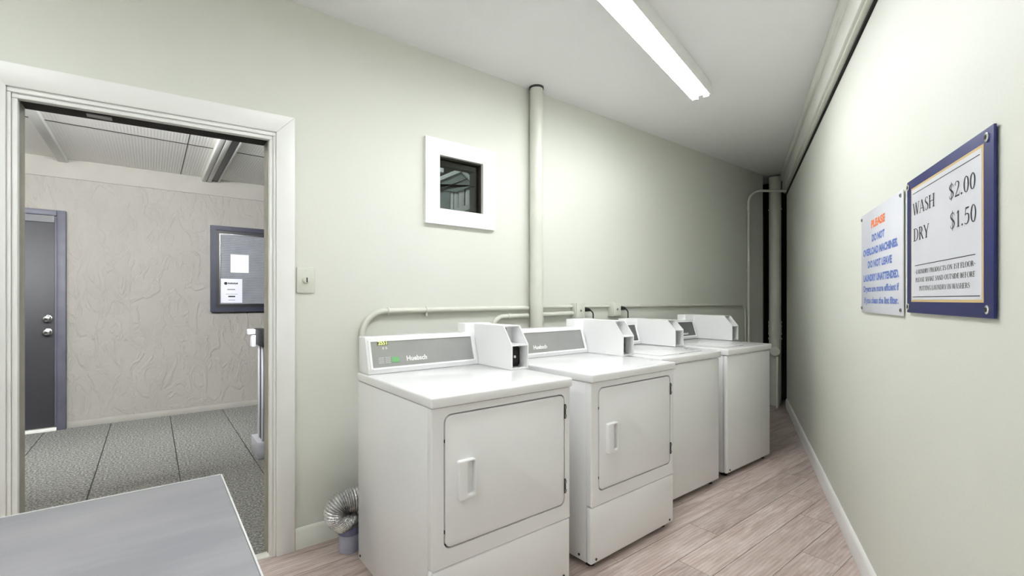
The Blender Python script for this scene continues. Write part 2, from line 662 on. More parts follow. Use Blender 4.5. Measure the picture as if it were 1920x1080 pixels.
def serif_glyph(ch):
    g = Glyph()
    wd = 0.6
    if ch == ' ':
        return g, 0.3
    if ch == 'A':
        g.diag(0.06, 0, 0.34, 1, TN * 1.1, 0.2)
        g.diag(0.66, 0, 0.36, 1, TK, 0.24)
        g.bar(0.17, 0.58, 0.33)
        wd = 0.74
    elif ch == 'B':
        g.stem(0.13)
        g.arc(0.28, 0.745, 0.25, 0.255, -90, 90)
        g.arc(0.28, 0.26, 0.30, 0.26, -90, 90)
        g.bar(0.1, 0.3, 0.981)
        g.bar(0.1, 0.3, 0.51)
        g.bar(0.1, 0.3, 0.019)
        wd = 0.62
    elif ch in 'CG':
        g.arc(0.42, 0.5, 0.40, 0.52, 48, 312, n=30)
        g.tick(0.7, 0.96, -0.25)
        if ch == 'C':
            g.tick(0.71, 0.05, 0.17)
        else:
            g.stem(0.66, TK * 0.9, 0.04, 0.42, False, True)
        wd = 0.78
    elif ch == 'D':
        g.stem(0.13)
        g.arc(0.30, 0.5, 0.45, 0.5, -90, 90)
        g.bar(0.1, 0.32, 0.981)
        g.bar(0.1, 0.32, 0.019)
        wd = 0.80
    elif ch in 'EF':
        g.stem(0.13)
        g.bar(0.1, 0.53, 0.981)
        g.tick(0.54, 0.99, -0.2)
        g.bar(0.1, 0.40, 0.52)
        g.tick(0.42, 0.62, -0.2)
        if ch == 'E':
            g.bar(0.1, 0.55, 0.019)
            g.tick(0.57, 0.01, 0.22)
        wd = 0.62 if ch == 'E' else 0.58
    elif ch == 'H':
        g.stem(0.13)
        g.stem(0.66)
        g.bar(0.1, 0.7, 0.52)
        wd = 0.80
    elif ch == 'I':
        g.stem(0.15)
        wd = 0.31
    elif ch == 'K':
        g.stem(0.13)
        g.diag(0.16, 0.42, 0.6, 1, TN * 1.2, 0, 0.2)
        g.diag(0.66, 0, 0.30, 0.6, TK, 0.22)
        wd = 0.75
    elif ch == 'L':
        g.stem(0.13)
        g.bar(0.1, 0.54, 0.019)
        g.tick(0.56, 0.01, 0.24)
        wd = 0.58
    elif ch == 'N':
        g.stem(0.12, TN * 1.2)
        g.diag(0.64, 0, 0.12, 1, TK)
        g.stem(0.66, TN * 1.2, 0, 1, False, True)
        wd = 0.79
    elif ch == 'O':
        g.arc(0.42, 0.5, 0.40, 0.52, 0, 360, n=36)
        wd = 0.84
    elif ch == 'P':
        g.stem(0.13)
        g.arc(0.28, 0.73, 0.27, 0.27, -90, 90)
        g.bar(0.1, 0.3, 0.981)
        g.bar(0.1, 0.3, 0.48)
        wd = 0.59
    elif ch == 'R':
        g.stem(0.13)
        g.arc(0.28, 0.74, 0.26, 0.26, -90, 90)
        g.bar(0.1, 0.3, 0.981)
        g.bar(0.1, 0.3, 0.5)
        g.diag(0.62, 0, 0.32, 0.5, TK, 0.2)
        wd = 0.70
    elif ch in 'S$':
        g.curve([(0.47, 0.78, 0.03), (0.44, 0.92, 0.045), (0.29, 0.985, 0.045), (0.13, 0.9, 0.07), (0.10, 0.75, 0.10),
                 (0.20, 0.61, 0.115), (0.38, 0.47, 0.12), (0.48, 0.31, 0.11), (0.44, 0.12, 0.08), (0.27, 0.015, 0.045),
                 (0.12, 0.06, 0.045), (0.06, 0.24, 0.03)])
        wd = 0.55
        if ch == '$':
            g.stem(0.28, TN, -0.12, 1.12, False, False)
            wd = 0.58
    elif ch == 'T':
        g.stem(0.33, TK, 0, 1, True, False)
        g.bar(0.04, 0.62, 0.981)
        g.tick(0.075, 0.99, -0.2)
        g.tick(0.63, 0.99, -0.2)
        wd = 0.66
    elif ch == 'U':
        g.stem(0.14, TK, 0.3, 1, False, True)
        g.stem(0.66, TN * 1.2, 0.3, 1, False, True)
        g.arc(0.382, 0.3, 0.30, 0.32, 180, 360, TK * 0.85)
        wd = 0.78
    elif ch == 'W':
        g.diag(0.28, 0, 0.06, 1, TK, 0, 0.24)
        g.diag(0.28, 0, 0.50, 1, TN * 1.1)
        g.diag(0.70, 0, 0.47, 1, TK, 0, 0.22)
        g.diag(0.70, 0, 0.93, 1, TN * 1.1, 0, 0.2)
        wd = 0.99
    elif ch == 'Y':
        g.stem(0.36, TK, 0, 0.46, True, False)
        g.diag(0.35, 0.42, 0.06, 1, TK, 0, 0.24)
        g.diag(0.38, 0.42, 0.66, 1, TN * 1.1, 0, 0.2)
        wd = 0.72
    elif ch == '0':
        g.arc(0.28, 0.5, 0.26, 0.51, 0, 360, TK * 0.85, n=30)
        wd = 0.57
    elif ch == '1':
        g.stem(0.27, TK * 0.9, 0, 1, True, False)
        g.diag(0.11, 0.84, 0.26, 1.0, 0.06)
        wd = 0.5
    elif ch == '2':
        g.curve([(0.06, 0.76, 0.06), (0.12, 0.93, 0.05), (0.27, 0.985, 0.05), (0.42, 0.9, 0.09), (0.45, 0.74, 0.11),
                 (0.38, 0.53, 0.09), (0.22, 0.27, 0.06), (0.06, 0.04, 0.04)])
        g.bar(0.04, 0.49, 0.045, 0.09)
        g.tick(0.53, 0.02, 0.2)
        wd = 0.57
    elif ch == '5':
        g.bar(0.13, 0.47, 0.95, 0.09)
        g.diag(0.11, 0.52, 0.15, 0.97, 0.04)
        g.curve([(0.10, 0.53, 0.04), (0.24, 0.62, 0.05), (0.40, 0.55, 0.08), (0.46, 0.34, 0.115), (0.38, 0.12, 0.08),
                 (0.22, 0.015, 0.045), (0.06, 0.08, 0.06)])
        wd = 0.55
    elif ch == '.':
        g.arc(0.13, 0.06, 0.07, 0.07, 0, 360, 0.07, 0.07, 12)
        wd = 0.27
    elif ch == '~':
        g.curve([(0.03, 0.40, 0.03), (0.13, 0.48, 0.07), (0.25, 0.42, 0.08), (0.37, 0.38, 0.07), (0.47, 0.46, 0.03)])
        wd = 0.52
    return g, wd


def serif_polys(text, track=0.05):
    V, F = [], []
    x = 0.0
    for ch in text:
        g, wd = serif_glyph(ch)
        b = len(V)
        V += [(p[0] + x, p[1]) for p in g.V]
        F += [tuple(i + b for i in f) for f in g.F]
        x += wd + track
    return V, F


def lettering(name, VF, material, parent, place, u0, u1, v0, v1):
    """fit outline polygons into the box u0..u1, v0..v1; place(u,v) -> local 3D point"""
    V, F = VF
    xs = [p[0] for p in V]
    ys = [p[1] for p in V]
    ax, bx = min(xs), max(xs)
    ay, by = min(ys), max(ys)
    me = bpy.data.meshes.new(name)
    me.from_pydata([place(u0 + (p[0] - ax) / (bx - ax) * (u1 - u0), v0 + (p[1] - ay) / (by - ay) * (v1 - v0)) for p in V], [], F)
    me.materials.append(MATS[material])
    o = bpy.data.objects.new(name, me)
    COL.objects.link(o)
    o.parent = parent
    return o


# ------------------------------------------------------------------ setting geometry
D = 2.529                 # inner face of the long left wall
WT = 0.12                 # its thickness
CZ = 2.78                 # room ceiling
XB = -1.8                 # rear wall
AR = math.radians(25.9)   # right wall heading
RD = Vector((math.cos(AR), math.sin(AR), 0))
RN = Vector((-math.sin(AR), math.cos(AR), 0))
RP = Vector((3.297, 1.014, 0))


def rwp(s, off, z):
    """point on the right wall: s metres towards the camera from RP, off metres into the room"""
    p = RP - RD * s + RN * off
    return Vector((p.x, p.y, z))


def rw_y(x):
    return RP.y + (x - RP.x) * math.tan(AR)


XL_END = 5.84             # the left wall stops here; dark niche beyond
S_FAR = -2.98             # right wall stops here

# left wall with the doorway and the small window cut out
DX0, DX1, DZ = -0.415, 0.478, 2.085
WX0, WX1, WZ0, WZ1 = 1.395, 1.725, 1.83, 2.165
bm = bmesh.new()
for a in ((XB - 0.1, DX0, 0, CZ), (DX0, DX1, DZ, CZ), (DX1, WX0, 0, CZ), (WX0, WX1, 0, WZ0), (WX0, WX1, WZ1, CZ),
          (WX1, XL_END, 0, CZ)):
    add_box(bm, a[0], a[1], D, D + WT, a[2], a[3])
bmesh.ops.remove_doubles(bm, verts=bm.verts, dist=1e-5)
struct(finish(bm, 'wall_left', 'sage_wall', smooth=False), 'pale sage wall with the doorway, small window and pipes')

bm = bmesh.new()
for a in ((XB - 0.8, DX0 - 0.001, 0, 2.66), (DX0 - 0.001, DX1 + 0.001, 2.11, 2.66), (DX1 + 0.001, 1.0, 0, 2.66)):
    add_box(bm, a[0], a[1], D + WT + 0.0005, D + WT + 0.012, a[2], a[3])
struct(finish(bm, 'corridor_bounce_blocker', 'head_dark', smooth=False), 'added dark cladding on the corridor side of the doorway wall, cuts light bounce')  # unseen dark facing added to cut bounce behind the corridor lamp

# right wall slab, rear wall
bm = bmesh.new()
pf, pn = rwp(S_FAR, 0, 0), rwp(5.66, 0, 0)
pts = [pf, pn, pn - RN * 0.1, pf - RN * 0.1]
add_prism(bm, [(p.x, p.y) for p in pts], 'z', 0, CZ)
struct(finish(bm, 'wall_right', 'sage_wall', smooth=False), 'pale sage wall carrying the two signs')
struct(box('wall_rear', 'sage_wall', XB - 0.1, XB, rw_y(XB) - 0.1, D, 0, CZ))
bm = bmesh.new()
poly = [(XB - 0.1, D + WT), (XB - 0.1, rw_y(XB) - 0.1), (6.35, rw_y(6.35) - 0.1), (6.35, D + WT + 0.2), (XL_END, D + WT + 0.2), (XL_END, D + WT)]
add_prism(bm, poly, 'z', CZ, CZ + 0.06)
struct(finish(bm, 'ceiling', 'ceiling_white', smooth=False), 'flat white ceiling')

# dark pipe niche behind the far corner
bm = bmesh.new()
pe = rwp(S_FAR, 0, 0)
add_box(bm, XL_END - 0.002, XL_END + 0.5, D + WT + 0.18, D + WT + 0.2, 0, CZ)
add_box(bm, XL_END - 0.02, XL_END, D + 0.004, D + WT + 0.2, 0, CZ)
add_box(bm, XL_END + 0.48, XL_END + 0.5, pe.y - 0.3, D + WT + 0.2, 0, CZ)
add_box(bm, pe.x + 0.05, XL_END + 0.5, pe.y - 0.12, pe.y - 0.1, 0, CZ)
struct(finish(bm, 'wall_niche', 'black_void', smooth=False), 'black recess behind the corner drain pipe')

# floor: sub floor + individual planks
fl = struct(box('floor', 'concrete', XB - 0.1, 6.35, -1.7, D + 0.02, -0.06, -0.009), 'greyed oak plank floor')


def clip(poly, nx, ny, c):
    out = []
    n = len(poly)
    for i in range(n):
        a, b = poly[i], poly[(i + 1) % n]
        da, db = nx * a[0] + ny * a[1] - c, nx * b[0] + ny * b[1] - c
        if da >= 0:
            out.append(a)
        if (da >= 0) != (db >= 0):
            t = da / (da - db)
            out.append((a[0] + (b[0] - a[0]) * t, a[1] + (b[1] - a[1]) * t))
    return out


PW, PL = 0.17, 1.255
row_joint = {0: 2.585, 1: 3.03, 2: 3.28, 3: 2.41, 4: 3.04, 5: 2.62, 6: 3.42, 7: 2.9, 8: 2.2, 9: 3.3, 10: 2.75}
for k in range(-12, 11):
    y0, y1 = 0.762 + PW * k, 0.762 + PW * (k + 1)
    j = row_joint.get(k, 2.3 + (k * 0.437) % 1.2)
    j -= PL * 6
    while j < 6.4:
        a, b = max(j, XB), min(j + PL, 6.34)
        j += PL
        if b - a < 0.02:
            continue
        g = 0.0012
        pl = [(a + g, y0 + g), (b - g, y0 + g), (b - g, min(y1 - g, D)), (a + g, min(y1 - g, D))]
        if pl[2][1] <= pl[0][1]:
            continue
        pl = clip(pl, RN.x, RN.y, RN.x * RP.x + RN.y * RP.y - 0.02)
        if len(pl) < 3:
            continue
        cx = sum(p[0] for p in pl) / len(pl)
        cy = sum(p[1] for p in pl) / len(pl)
        bm = bmesh.new()
        add_prism(bm, [(p[0] - cx, p[1] - cy) for p in pl], 'z', -0.007, 0.0)
        o = finish(bm, 'plank', 'plank_oak', fl, smooth=False)
        o.location = (cx, cy, 0)

# baseboards
BBH = 0.105
prof = [(0, 0), (0.016, 0), (0.016, BBH - 0.018), (0.009, BBH - 0.004), (0.004, BBH), (0, BBH)]
bm = bmesh.new()
ends = []
for s in (S_FAR + 0.06, 5.6):
    ends.append([bm.verts.new(rwp(s, p[0], p[1])) for p in prof])
n = len(prof)
bm.faces.new(ends[0])
bm.faces.new(ends[1][::-1])
for i in range(n):
    bm.faces.new((ends[0][i], ends[0][(i + 1) % n], ends[1][(i + 1) % n], ends[1][i]))
struct(finish(bm, 'baseboard_right', 'trim_white'), 'white baseboard along the sign wall')
struct(prism('baseboard_left', 'trim_cream', [(D - p[0], p[1]) for p in prof], 'x', 0.575, XL_END), 'cream baseboard behind the machines')

# fascia boards where the right wall meets the ceiling
tr = sempty('trim_1', label='sage fascia boards along the top of the sign wall')


def rw_board(name, material, s0, s1, o0, o1, z0, z1, parent, bev=0.004):
    bm_ = bmesh.new()
    P = [rwp(s, o, z) for z in (z0, z1) for (s, o) in ((s0, o0), (s1, o0), (s1, o1), (s0, o1))]
    v = [bm_.verts.new(p) for p in P]
    for f in ((0, 1, 2, 3), (7, 6, 5, 4), (0, 4, 5, 1), (1, 5, 6, 2), (2, 6, 7, 3), (3, 7, 4, 0)):
        bm_.faces.new([v[i] for i in f])
    bmesh.ops.recalc_face_normals(bm_, faces=bm_.faces)
    if bev:
        bmesh.ops.bevel(bm_, geom=bm_.edges[:], offset=bev, segments=2, profile=0.5, affect='EDGES')
    return finish(bm_, name, material, parent)


rw_board('upper_board', 'trim_cream', S_FAR + 0.02, 5.6, 0.0, 0.068, 2.70, CZ, tr)
rw_board('lower_board', 'trim_cream', S_FAR + 0.02, 5.6, 0.004, 0.05, 2.556, 2.699, tr, 0.006)
rw_board('bead', 'sage_pipe', S_FAR + 0.02, 5.6, 0.004, 0.036, 2.535, 2.5555, tr, 0.006)
rw_board('painted_shadow_gap', 'black_void', S_FAR + 0.02, 5.6, 0.0, 0.012, 2.522, 2.534, tr, 0)  # black strip painted in for the shadow line under the boards

# ------------------------------------------------------------------ doorway
dr = sempty('door_1', label='open doorway with white casing leading to the corridor')
TILT = 0.034                                    # the head sits lower on the left


def tz(x, z):
    return z - TILT * (0.573 - x) / 1.06


def head_piece(name, material, x0, x1, z0, z1, y0, y1, bev=0.003, xb0=None, xb1=None):
    xb0 = x0 if xb0 is None else xb0
    xb1 = x1 if xb1 is None else xb1
    return prism(name, material, [(xb0, tz(xb0, z0)), (xb1, tz(xb1, z0)), (x1, tz(x1, z1)), (x0, tz(x0, z1))], 'y', y0, y1, dr, bev)


CF = D - 0.022                                   # face of the casing
head_piece('casing_head', 'trim_white', -0.51, 0.573, 2.100, 2.188, CF, D, 0.003, -0.428, 0.488)
prism('casing_post', 'trim_white', [(0.488, 0), (0.573, 0), (0.573, tz(0.573, 2.188)), (0.488, tz(0.488, 2.100))], 'y', CF, D, dr, 0.003)
prism('casing_post', 'trim_white', [(-0.51, 0), (-0.425, 0), (-0.425, tz(-0.425, 2.100)), (-0.51, tz(-0.51, 2.188))], 'y', CF, D, dr, 0.003)
# stepped inner moulding
for (w0, w1, f, zt) in ((0.488, 0.4765, D - 0.012, 2.0815), (0.476, 0.460, D - 0.002, 2.0635)):
    box('inner_moulding', 'trim_white', w1, w0, f, D + 0.03, 0, tz(w1, zt), 0.002, dr)
    box('inner_moulding', 'trim_white', -0.425 + (0.488 - w0), -0.425 + (0.488 - w1), f, D + 0.03, 0, tz(-0.425, zt), 0.002, dr)
head_piece('head_moulding', 'trim_white', -0.425, 0.488, 2.082, 2.1005, D - 0.012, D + 0.03)
head_piece('head_moulding', 'trim_white', -0.413, 0.476, 2.064, 2.083, D - 0.002, D + 0.03)
# jamb boards and the dark head
box('jamb', 'jamb_taupe', 0.459, 0.479, D + 0.0305, D + WT + 0.01, 0, 2.085, 0.002, dr)
box('jamb', 'jamb_taupe', -0.416, -0.397, D + 0.0305, D + WT + 0.01, 0, 2.085, 0.002, dr)
head_piece('head_jamb', 'head_dark', -0.396, 0.458, 2.066, 2.105, D + 0.0305, D + WT + 0.01, 0.001)
box('strike_plate', 'steel', -0.21, -0.13, D + 0.045, D + 0.085, 2.036, 2.0405, 0.0, dr)
box('threshold', 'trim_cream', DX0, DX1, D - 0.005, D + 0.055, -0.004, 0.008, 0.003, dr)

# ------------------------------------------------------------------ corridor beyond the doorway
YF = 6.30
CC = 2.66
wf = struct(box('wall_far', 'stucco', -2.6, 3.4, YF, YF + 0.1, 0, CC), 'trowelled off-white stucco wall across the corridor')
struct(box('wall_corridor_end', 'stucco_band', -2.7, -2.6, D + WT, YF + 0.1, 0, CC))
struct(box('wall_corridor_side', 'stucco_band', 3.4, 3.5, 5.1, YF + 0.1, 0, CC))
struct(box('trim_2', 'stucco_band', -2.6, 3.4, YF - 0.012, YF - 0.0005, 2.468, CC, 0.003), 'plain painted band at the top of the stucco wall')
struct(box('baseboard_far', 'stucco_band', -0.655, 3.4, YF - 0.012, YF - 0.0005, 0, 0.065, 0.004), 'low painted skirting on the stucco wall')
# outside face of the laundry wall over the corridor + stair partition
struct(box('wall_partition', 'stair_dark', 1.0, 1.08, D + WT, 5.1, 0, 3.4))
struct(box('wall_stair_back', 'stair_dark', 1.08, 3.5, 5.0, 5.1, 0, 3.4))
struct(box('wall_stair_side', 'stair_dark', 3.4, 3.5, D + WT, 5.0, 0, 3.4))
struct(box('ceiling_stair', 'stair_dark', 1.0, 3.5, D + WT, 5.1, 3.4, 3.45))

# carpet tiles
cf = struct(box('corridor_floor', 'gap_dark', -2.6, 3.4, D + 0.02, YF, -0.06, -0.006), 'corridor floor of speckled grey carpet')
xs = [-2.6 + 0.0, -2.26, -1.775, -1.29, -0.805, -0.32, 0.165, 0.65, 1.135, 1.62, 2.1, 2.6, 3.1, 3.4]
ysg = [2.59, 4.05, 5.55, 6.29]
for i in range(len(xs) - 1):
    for k in range(len(ysg) - 1):
        y0, y1 = ysg[k], ysg[k + 1]
        if i % 2 and 0 < k:
            y0 += 0.0
        if xs[i] > 1.0 and y1 < 5.0:
            continue
        cx, cy = (xs[i] + xs[i + 1]) / 2, (y0 + y1) / 2
        bm = bmesh.new()
        g = 0.0035 if k < 2 else 0.003
        add_box(bm, xs[i] - cx + g, xs[i + 1] - cx - g, y0 - cy + 0.0008, y1 - cy - 0.0008, -0.006, 0.0, 0.0015, 1)
        o = finish(bm, 'carpet_tile', 'carpet_speckle', cf)
        o.location = (cx, cy, 0)

# ceiling panels, battens
cp = struct(box('corridor_ceiling', 'board_black', -2.6, 3.4, D + WT, YF, CC + 0.0045, CC + 0.06), 'panelled corridor ceiling')
xsc = [-2.6, -0.68, 0.26, 0.55, 1.9, 3.4]
ysc = [D + WT, 5.03, YF]
for i in range(5):
    for k in range(2):
        if xsc[i] > 0.9 and k == 0:
            continue
        cx, cy = (xsc[i] + xsc[i + 1]) / 2, (ysc[k] + ysc[k + 1]) / 2
        bm = bmesh.new()
        x1 = xsc[i + 1]
        if k == 0 and x1 > 1.0:
            x1 = 0.998
        add_box(bm, xsc[i] - cx + 0.005, x1 - cx - 0.005, ysc[k] - cy + 0.001, ysc[k + 1] - cy - 0.001, 0, 0.004)
        o = finish(bm, 'ceiling_panel', 'corridor_ceiling', cp, smooth=False)
        o.location = (cx, cy, CC)
box('seam_strip', 'head_dark', -2.59, 0.45, 5.024, 5.036, CC - 0.003, CC - 0.0002, 0, cp)
box('seam_strip', 'head_dark', 0.63, 3.39, 5.024, 5.036, CC - 0.003, CC - 0.0002, 0, cp)
box('batten', 'corridor_beam', -0.715, -0.645, D + WT + 0.005, YF - 0.013, CC - 0.04, CC - 0.0005, 0.004, cp)
box('batten', 'corridor_beam', 0.455, 0.495, D + WT + 0.005, YF - 0.013, CC - 0.05, CC - 0.0005, 0.004, cp)
box('batten', 'corridor_beam', 0.502, 0.542, D + WT + 0.005, YF - 0.013, CC - 0.05, CC - 0.0005, 0.004, cp)
box('dark_channel', 'board_black', 0.543, 0.605, D + WT + 0.005, YF - 0.013, CC - 0.03, CC - 0.0005, 0.002, cp)
box('batten', 'corridor_beam', 0.606, 0.622, D + WT + 0.005, YF - 0.013, CC - 0.04, CC - 0.0005, 0.002, cp)

# added, unseen: corridor fill light on a ledge that shades the near carpet
struct(box('carpet_shade_ledge', 'head_dark', -2.55, 0.98, D + WT + 0.0125, D + WT + 0.205, 2.222, 2.24, 0.003), 'added unseen ledge over the doorway, shades the near corridor carpet')
sl = thing('corridor_fill_light', 'added unseen strip light on the ledge above the corridor doorway', 'light', (-0.6, D + WT + 0.12, 2.2405))
box('body', 'corridor_beam', -1.4, 1.4, -0.05, 0.05, 0, 0.06, 0.004, sl)
tube('lamp_tube', 'corridor_fill_glow', [(-1.36, 0.0, 0.12), (1.36, 0.0, 0.12)], 0.013, 10, sl)
for sx in (-1, 1):
    box('lamp_holder', 'corridor_beam', sx * 1.38 - 0.015, sx * 1.38 + 0.015, -0.03, 0.03, 0.055, 0.145, 0.004, sl)

# grey corridor door with frame and two knobs
d2 = sempty('door_2', (-1.19, YF, 0), 'dark grey flush door in a grey frame')
box('door_leaf', 'door_grey', -0.46, 0.465, -0.012, -0.001, 0.035, 2.055, 0.002, d2)
fr = [(-0.535, -0.465), (0.470, 0.535)]
for a, b in fr:
    box('door_frame', 'door_frame_grey', a, b, -0.045, -0.0005, 0, 2.14, 0.006, d2)
box('door_stop', 'door_frame_grey', 0.452, 0.4695, -0.026, -0.0125, 0.03, 2.07, 0.003, d2)
box('frame_head', 'door_frame_grey', -0.4645, 0.4695, -0.045, -0.0005, 2.085, 2.14, 0.006, d2)
box('dark_head_gap', 'board_black', -0.4645, 0.4515, -0.03, -0.0125, 2.02, 2.0845, 0.0, d2)
box('door_sill', 'trim_cream', -0.4645, 0.4695, -0.06, -0.0005, 0, 0.03, 0.004, d2)
for z in (0.958, 1.088):
    bm = bmesh.new()
    cs = [(0.0, 0.032), (-0.008, 0.032), (-0.012, 0.014), (-0.04, 0.013), (-0.046, 0.026), (-0.058, 0.031), (-0.07, 0.026), (-0.075, 0.012)]
    add_tube(bm, [(0.405, -0.012 + p[0], z) for p in cs], [p[1] for p in cs], 18)
    finish(bm, 'door_knob', 'chrome', d2)

# notice board on the stucco wall
nb = thing('notice_board', 'dark navy framed letter board on the stucco wall', 'notice board', (1.03, YF - 0.013, 1.13))


def ring_frame(name, material, x0, x1, z0, z1, wd, y0, y1, parent, bev=0.004):
    bm_ = bmesh.new()
    add_plate_hole(bm_, [(x0, z0), (x1, z0), (x1, z1), (x0, z1)],
                   [(x0 + wd, z0 + wd), (x1 - wd, z0 + wd), (x1 - wd, z1 - wd), (x0 + wd, z1 - wd)], y0, y1)
    bmesh.ops.recalc_face_normals(bm_, faces=bm_.faces)
    return finish(bm_, name, material, parent)


ring_frame('outer_frame', 'board_navy', -0.495, 0.495, 0, 0.99, 0.05, -0.05, 0, nb)
ring_frame('inner_frame', 'board_black', -0.446, 0.446, 0.049, 0.941, 0.038, -0.035, 0, nb)
ring_frame('metal_edge', 'chrome', -0.409, 0.409, 0.086, 0.904, 0.008, -0.03, 0, nb)
box('backing', 'stair_grey', -0.402, 0.402, -0.006, -0.001, 0.092, 0.898, 0, nb)
for k in range(40):
    z = 0.094 + k * 0.0201
    box('letter_rail', 'gate_grey', -0.4, 0.4, -0.014, -0.0065, z, z + 0.0145, 0, nb)
sh = box('blank_sheet', 'paper', -0.297, -0.11, -0.0165, -0.0148, 0.458, 0.672, 0, nb)
sh2 = box('printed_notice', 'paper_cool', -0.394, -0.178, -0.0165, -0.0148, 0.105, 0.385, 0, nb)


def nbp(u, v):
    return (u, -0.0172, v)


for k in range(7):
    box('print_mark', 'ink_black', -0.322 + 0.0145 * k, -0.311 + 0.0145 * k, -0.0172, -0.0166, 0.322, 0.341 - 0.003 * (k % 2), 0, sh2)
bm = bmesh.new()
add_tube(bm, [(-0.345, -0.0185, 0.33), (-0.345, -0.0165, 0.33)], 0.017, 14)
finish(bm, 'round_emblem', 'ink_black', sh2)
for (a, b, z, hh) in ((-0.33, -0.25, 0.255, 0.008), (-0.345, -0.225, 0.205, 0.003), (-0.32, -0.25, 0.17, 0.016), (-0.32, -0.25, 0.135, 0.004)):
    box('print_line', 'ink_black', a, b, -0.0172, -0.0166, z, z + hh, 0, sh2)

# half-height corridor gate
gt = thing('corridor_gate', 'half-height grey gate with black latch beside the doorway opening', 'gate', (0.70, 4.2, 0))
box('panel', 'gate_grey', 0.012, 0.045, -0.95, 0.06, 0.03, 0.96, 0.004, gt)
box('post_strip', 'gate_white', -0.002, 0.01, 0.075, 0.115, 0.12, 0.93, 0.004, gt)
box('post_slot', 'board_black', 0.006, 0.045, -0.032, 0.0745, 0.12, 0.93, 0, gt)
box('post_strip', 'gate_white', -0.002, 0.01, -0.065, -0.033, 0.12, 0.93, 0.004, gt)
box('foot_block', 'gate_white', -0.035, 0.06, -0.08, 0.22, 0.0, 0.135, 0.008, gt)
box('top_latch', 'black_plastic', -0.02, 0.05, -0.2, 0.19, 0.90, 1.03, 0.006, gt)
box('latch_tab', 'gate_white', -0.075, -0.0205, 0.09, 0.16, 0.985, 1.028, 0.004, gt)
box('latch_tab', 'gate_white', -0.05, -0.0205, 0.08, 0.17, 0.885, 0.98, 0.004, gt)
box('floor_rail', 'steel', 0.015, 0.045, -0.95, -0.085, 0.0, 0.0295, 0.003, gt)

# ------------------------------------------------------------------ small window in the left wall and the stair space behind it
wn = sempty('window_1', (1.559, D, 1.997), 'small square window in a flat white frame')
bm = bmesh.new()
add_plate_hole(bm, [(-0.258, -0.262), (0.258, -0.262), (0.258, 0.262), (-0.258, 0.262)],
               [(-0.161, -0.164), (0.161, -0.164), (0.161, 0.164), (-0.161, 0.164)], -0.026, -0.0005)
finish(bm, 'window_frame', 'trim_white', wn)
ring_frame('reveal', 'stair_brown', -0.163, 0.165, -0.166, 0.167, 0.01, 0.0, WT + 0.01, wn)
box('top_stop', 'stair_brown', -0.15, 0.15, 0.05, 0.1, 0.125, 0.156, 0.002, wn)
box('pane', 'window_glass', -0.153, 0.155, 0.022, 0.026, -0.156, 0.157, 0, wn)

st = thing('stair_soffit', 'grey timber stair soffit seen through the small window', 'stairs', (2.35, 3.6, 2.2))


def beam(name, material, a, b, wdt, hgt, parent):
    a, b = Vector(a), Vector(b)
    d = (b - a)
    L = d.length
    q = d.to_track_quat('X', 'Z')
    bm_ = bmesh.new()
    add_box(bm_, 0, L, -wdt / 2, wdt / 2, -hgt / 2, hgt / 2, 0.003, 1, Matrix.Translation(a) @ q.to_matrix().to_4x4())
    return finish(bm_, name, material, parent)


# points expressed relative to the thing's origin
def strel(x, y, z):
    return (x - 2.35, y - 3.6, z - 2.2)


YS = 3.6
beam('fascia', 'stair_light', strel(1.6, YS, 2.122), strel(2.232, YS, 2.455), 0.03, 0.034, st)
beam('fascia', 'stair_light', strel(2.225, YS, 2.458), strel(2.62, YS, 2.195), 0.03, 0.03, st)
bm = bmesh.new()
add_prism(bm, [(1.6, 2.11), (2.225, 2.437), (2.37, 2.34), (2.19, 2.25), (1.6, 2.25)], 'y', YS + 0.02, YS + 0.3)
bmesh.ops.translate(bm, verts=bm.verts, vec=(-2.35, -3.6, -2.2))
finish(bm, 'soffit', 'stair_grey', st)
beam('dark_strip', 'board_black', strel(2.02, YS + 0.012, 2.25), strel(2.305, YS + 0.012, 2.39), 0.01, 0.008, st)  # thin dark line across the soffit
box('head_beam', 'stair_light', -0.75, 0.3, 0.0, 0.06, 0.29, 0.33, 0.003, st)
box('hanger_block', 'stair_light', -0.345, -0.30, 0.0, 0.05, 0.2, 0.245, 0.003, st)
for (xa, xb) in ((2.148, 2.179), (2.192, 2.233), (2.24, 2.295), (2.316, 2.372)):
    box('baluster', 'stair_light', xa - 2.35, xb - 2.35, 0.05, 0.07, -0.3, 0.1 if xa > 2.23 else 0.055, 0.002, st)
box('newel_block', 'stair_grey', -0.75, -0.21, 0.04, 0.3, -0.6, 0.052, 0.004, st)
beam('rail', 'stair_light', strel(2.0, YS + 0.0, 2.0), strel(2.6, YS + 0.0, 2.245), 0.03, 0.045, st)
box('post', 'stair_light', 0.026, 0.066, -0.06, -0.02, -2.2, 0.30, 0.003, st)
sld = bpy.data.lights.new('stair_fill_light', 'AREA')  # bare unseen lamp added to brighten the stair space
sld.energy = STAIR_STRENGTH
sld.size = 0.25
sld.color = (0.92, 0.97, 1.0)
slo = bpy.data.objects.new('stair_fill_light', sld)
COL.objects.link(slo)
slo.location = (1.45, 2.98, 2.48)
slo.rotation_euler = (math.radians(80), 0, math.radians(-45))

# ------------------------------------------------------------------ ceiling lamp
LA = math.radians(13.3)
le = Vector((3.05, 1.735, CZ - 0.0005))
LL = 2.44
lc = le - Vector((math.cos(LA), math.sin(LA), 0)) * (LL / 2)


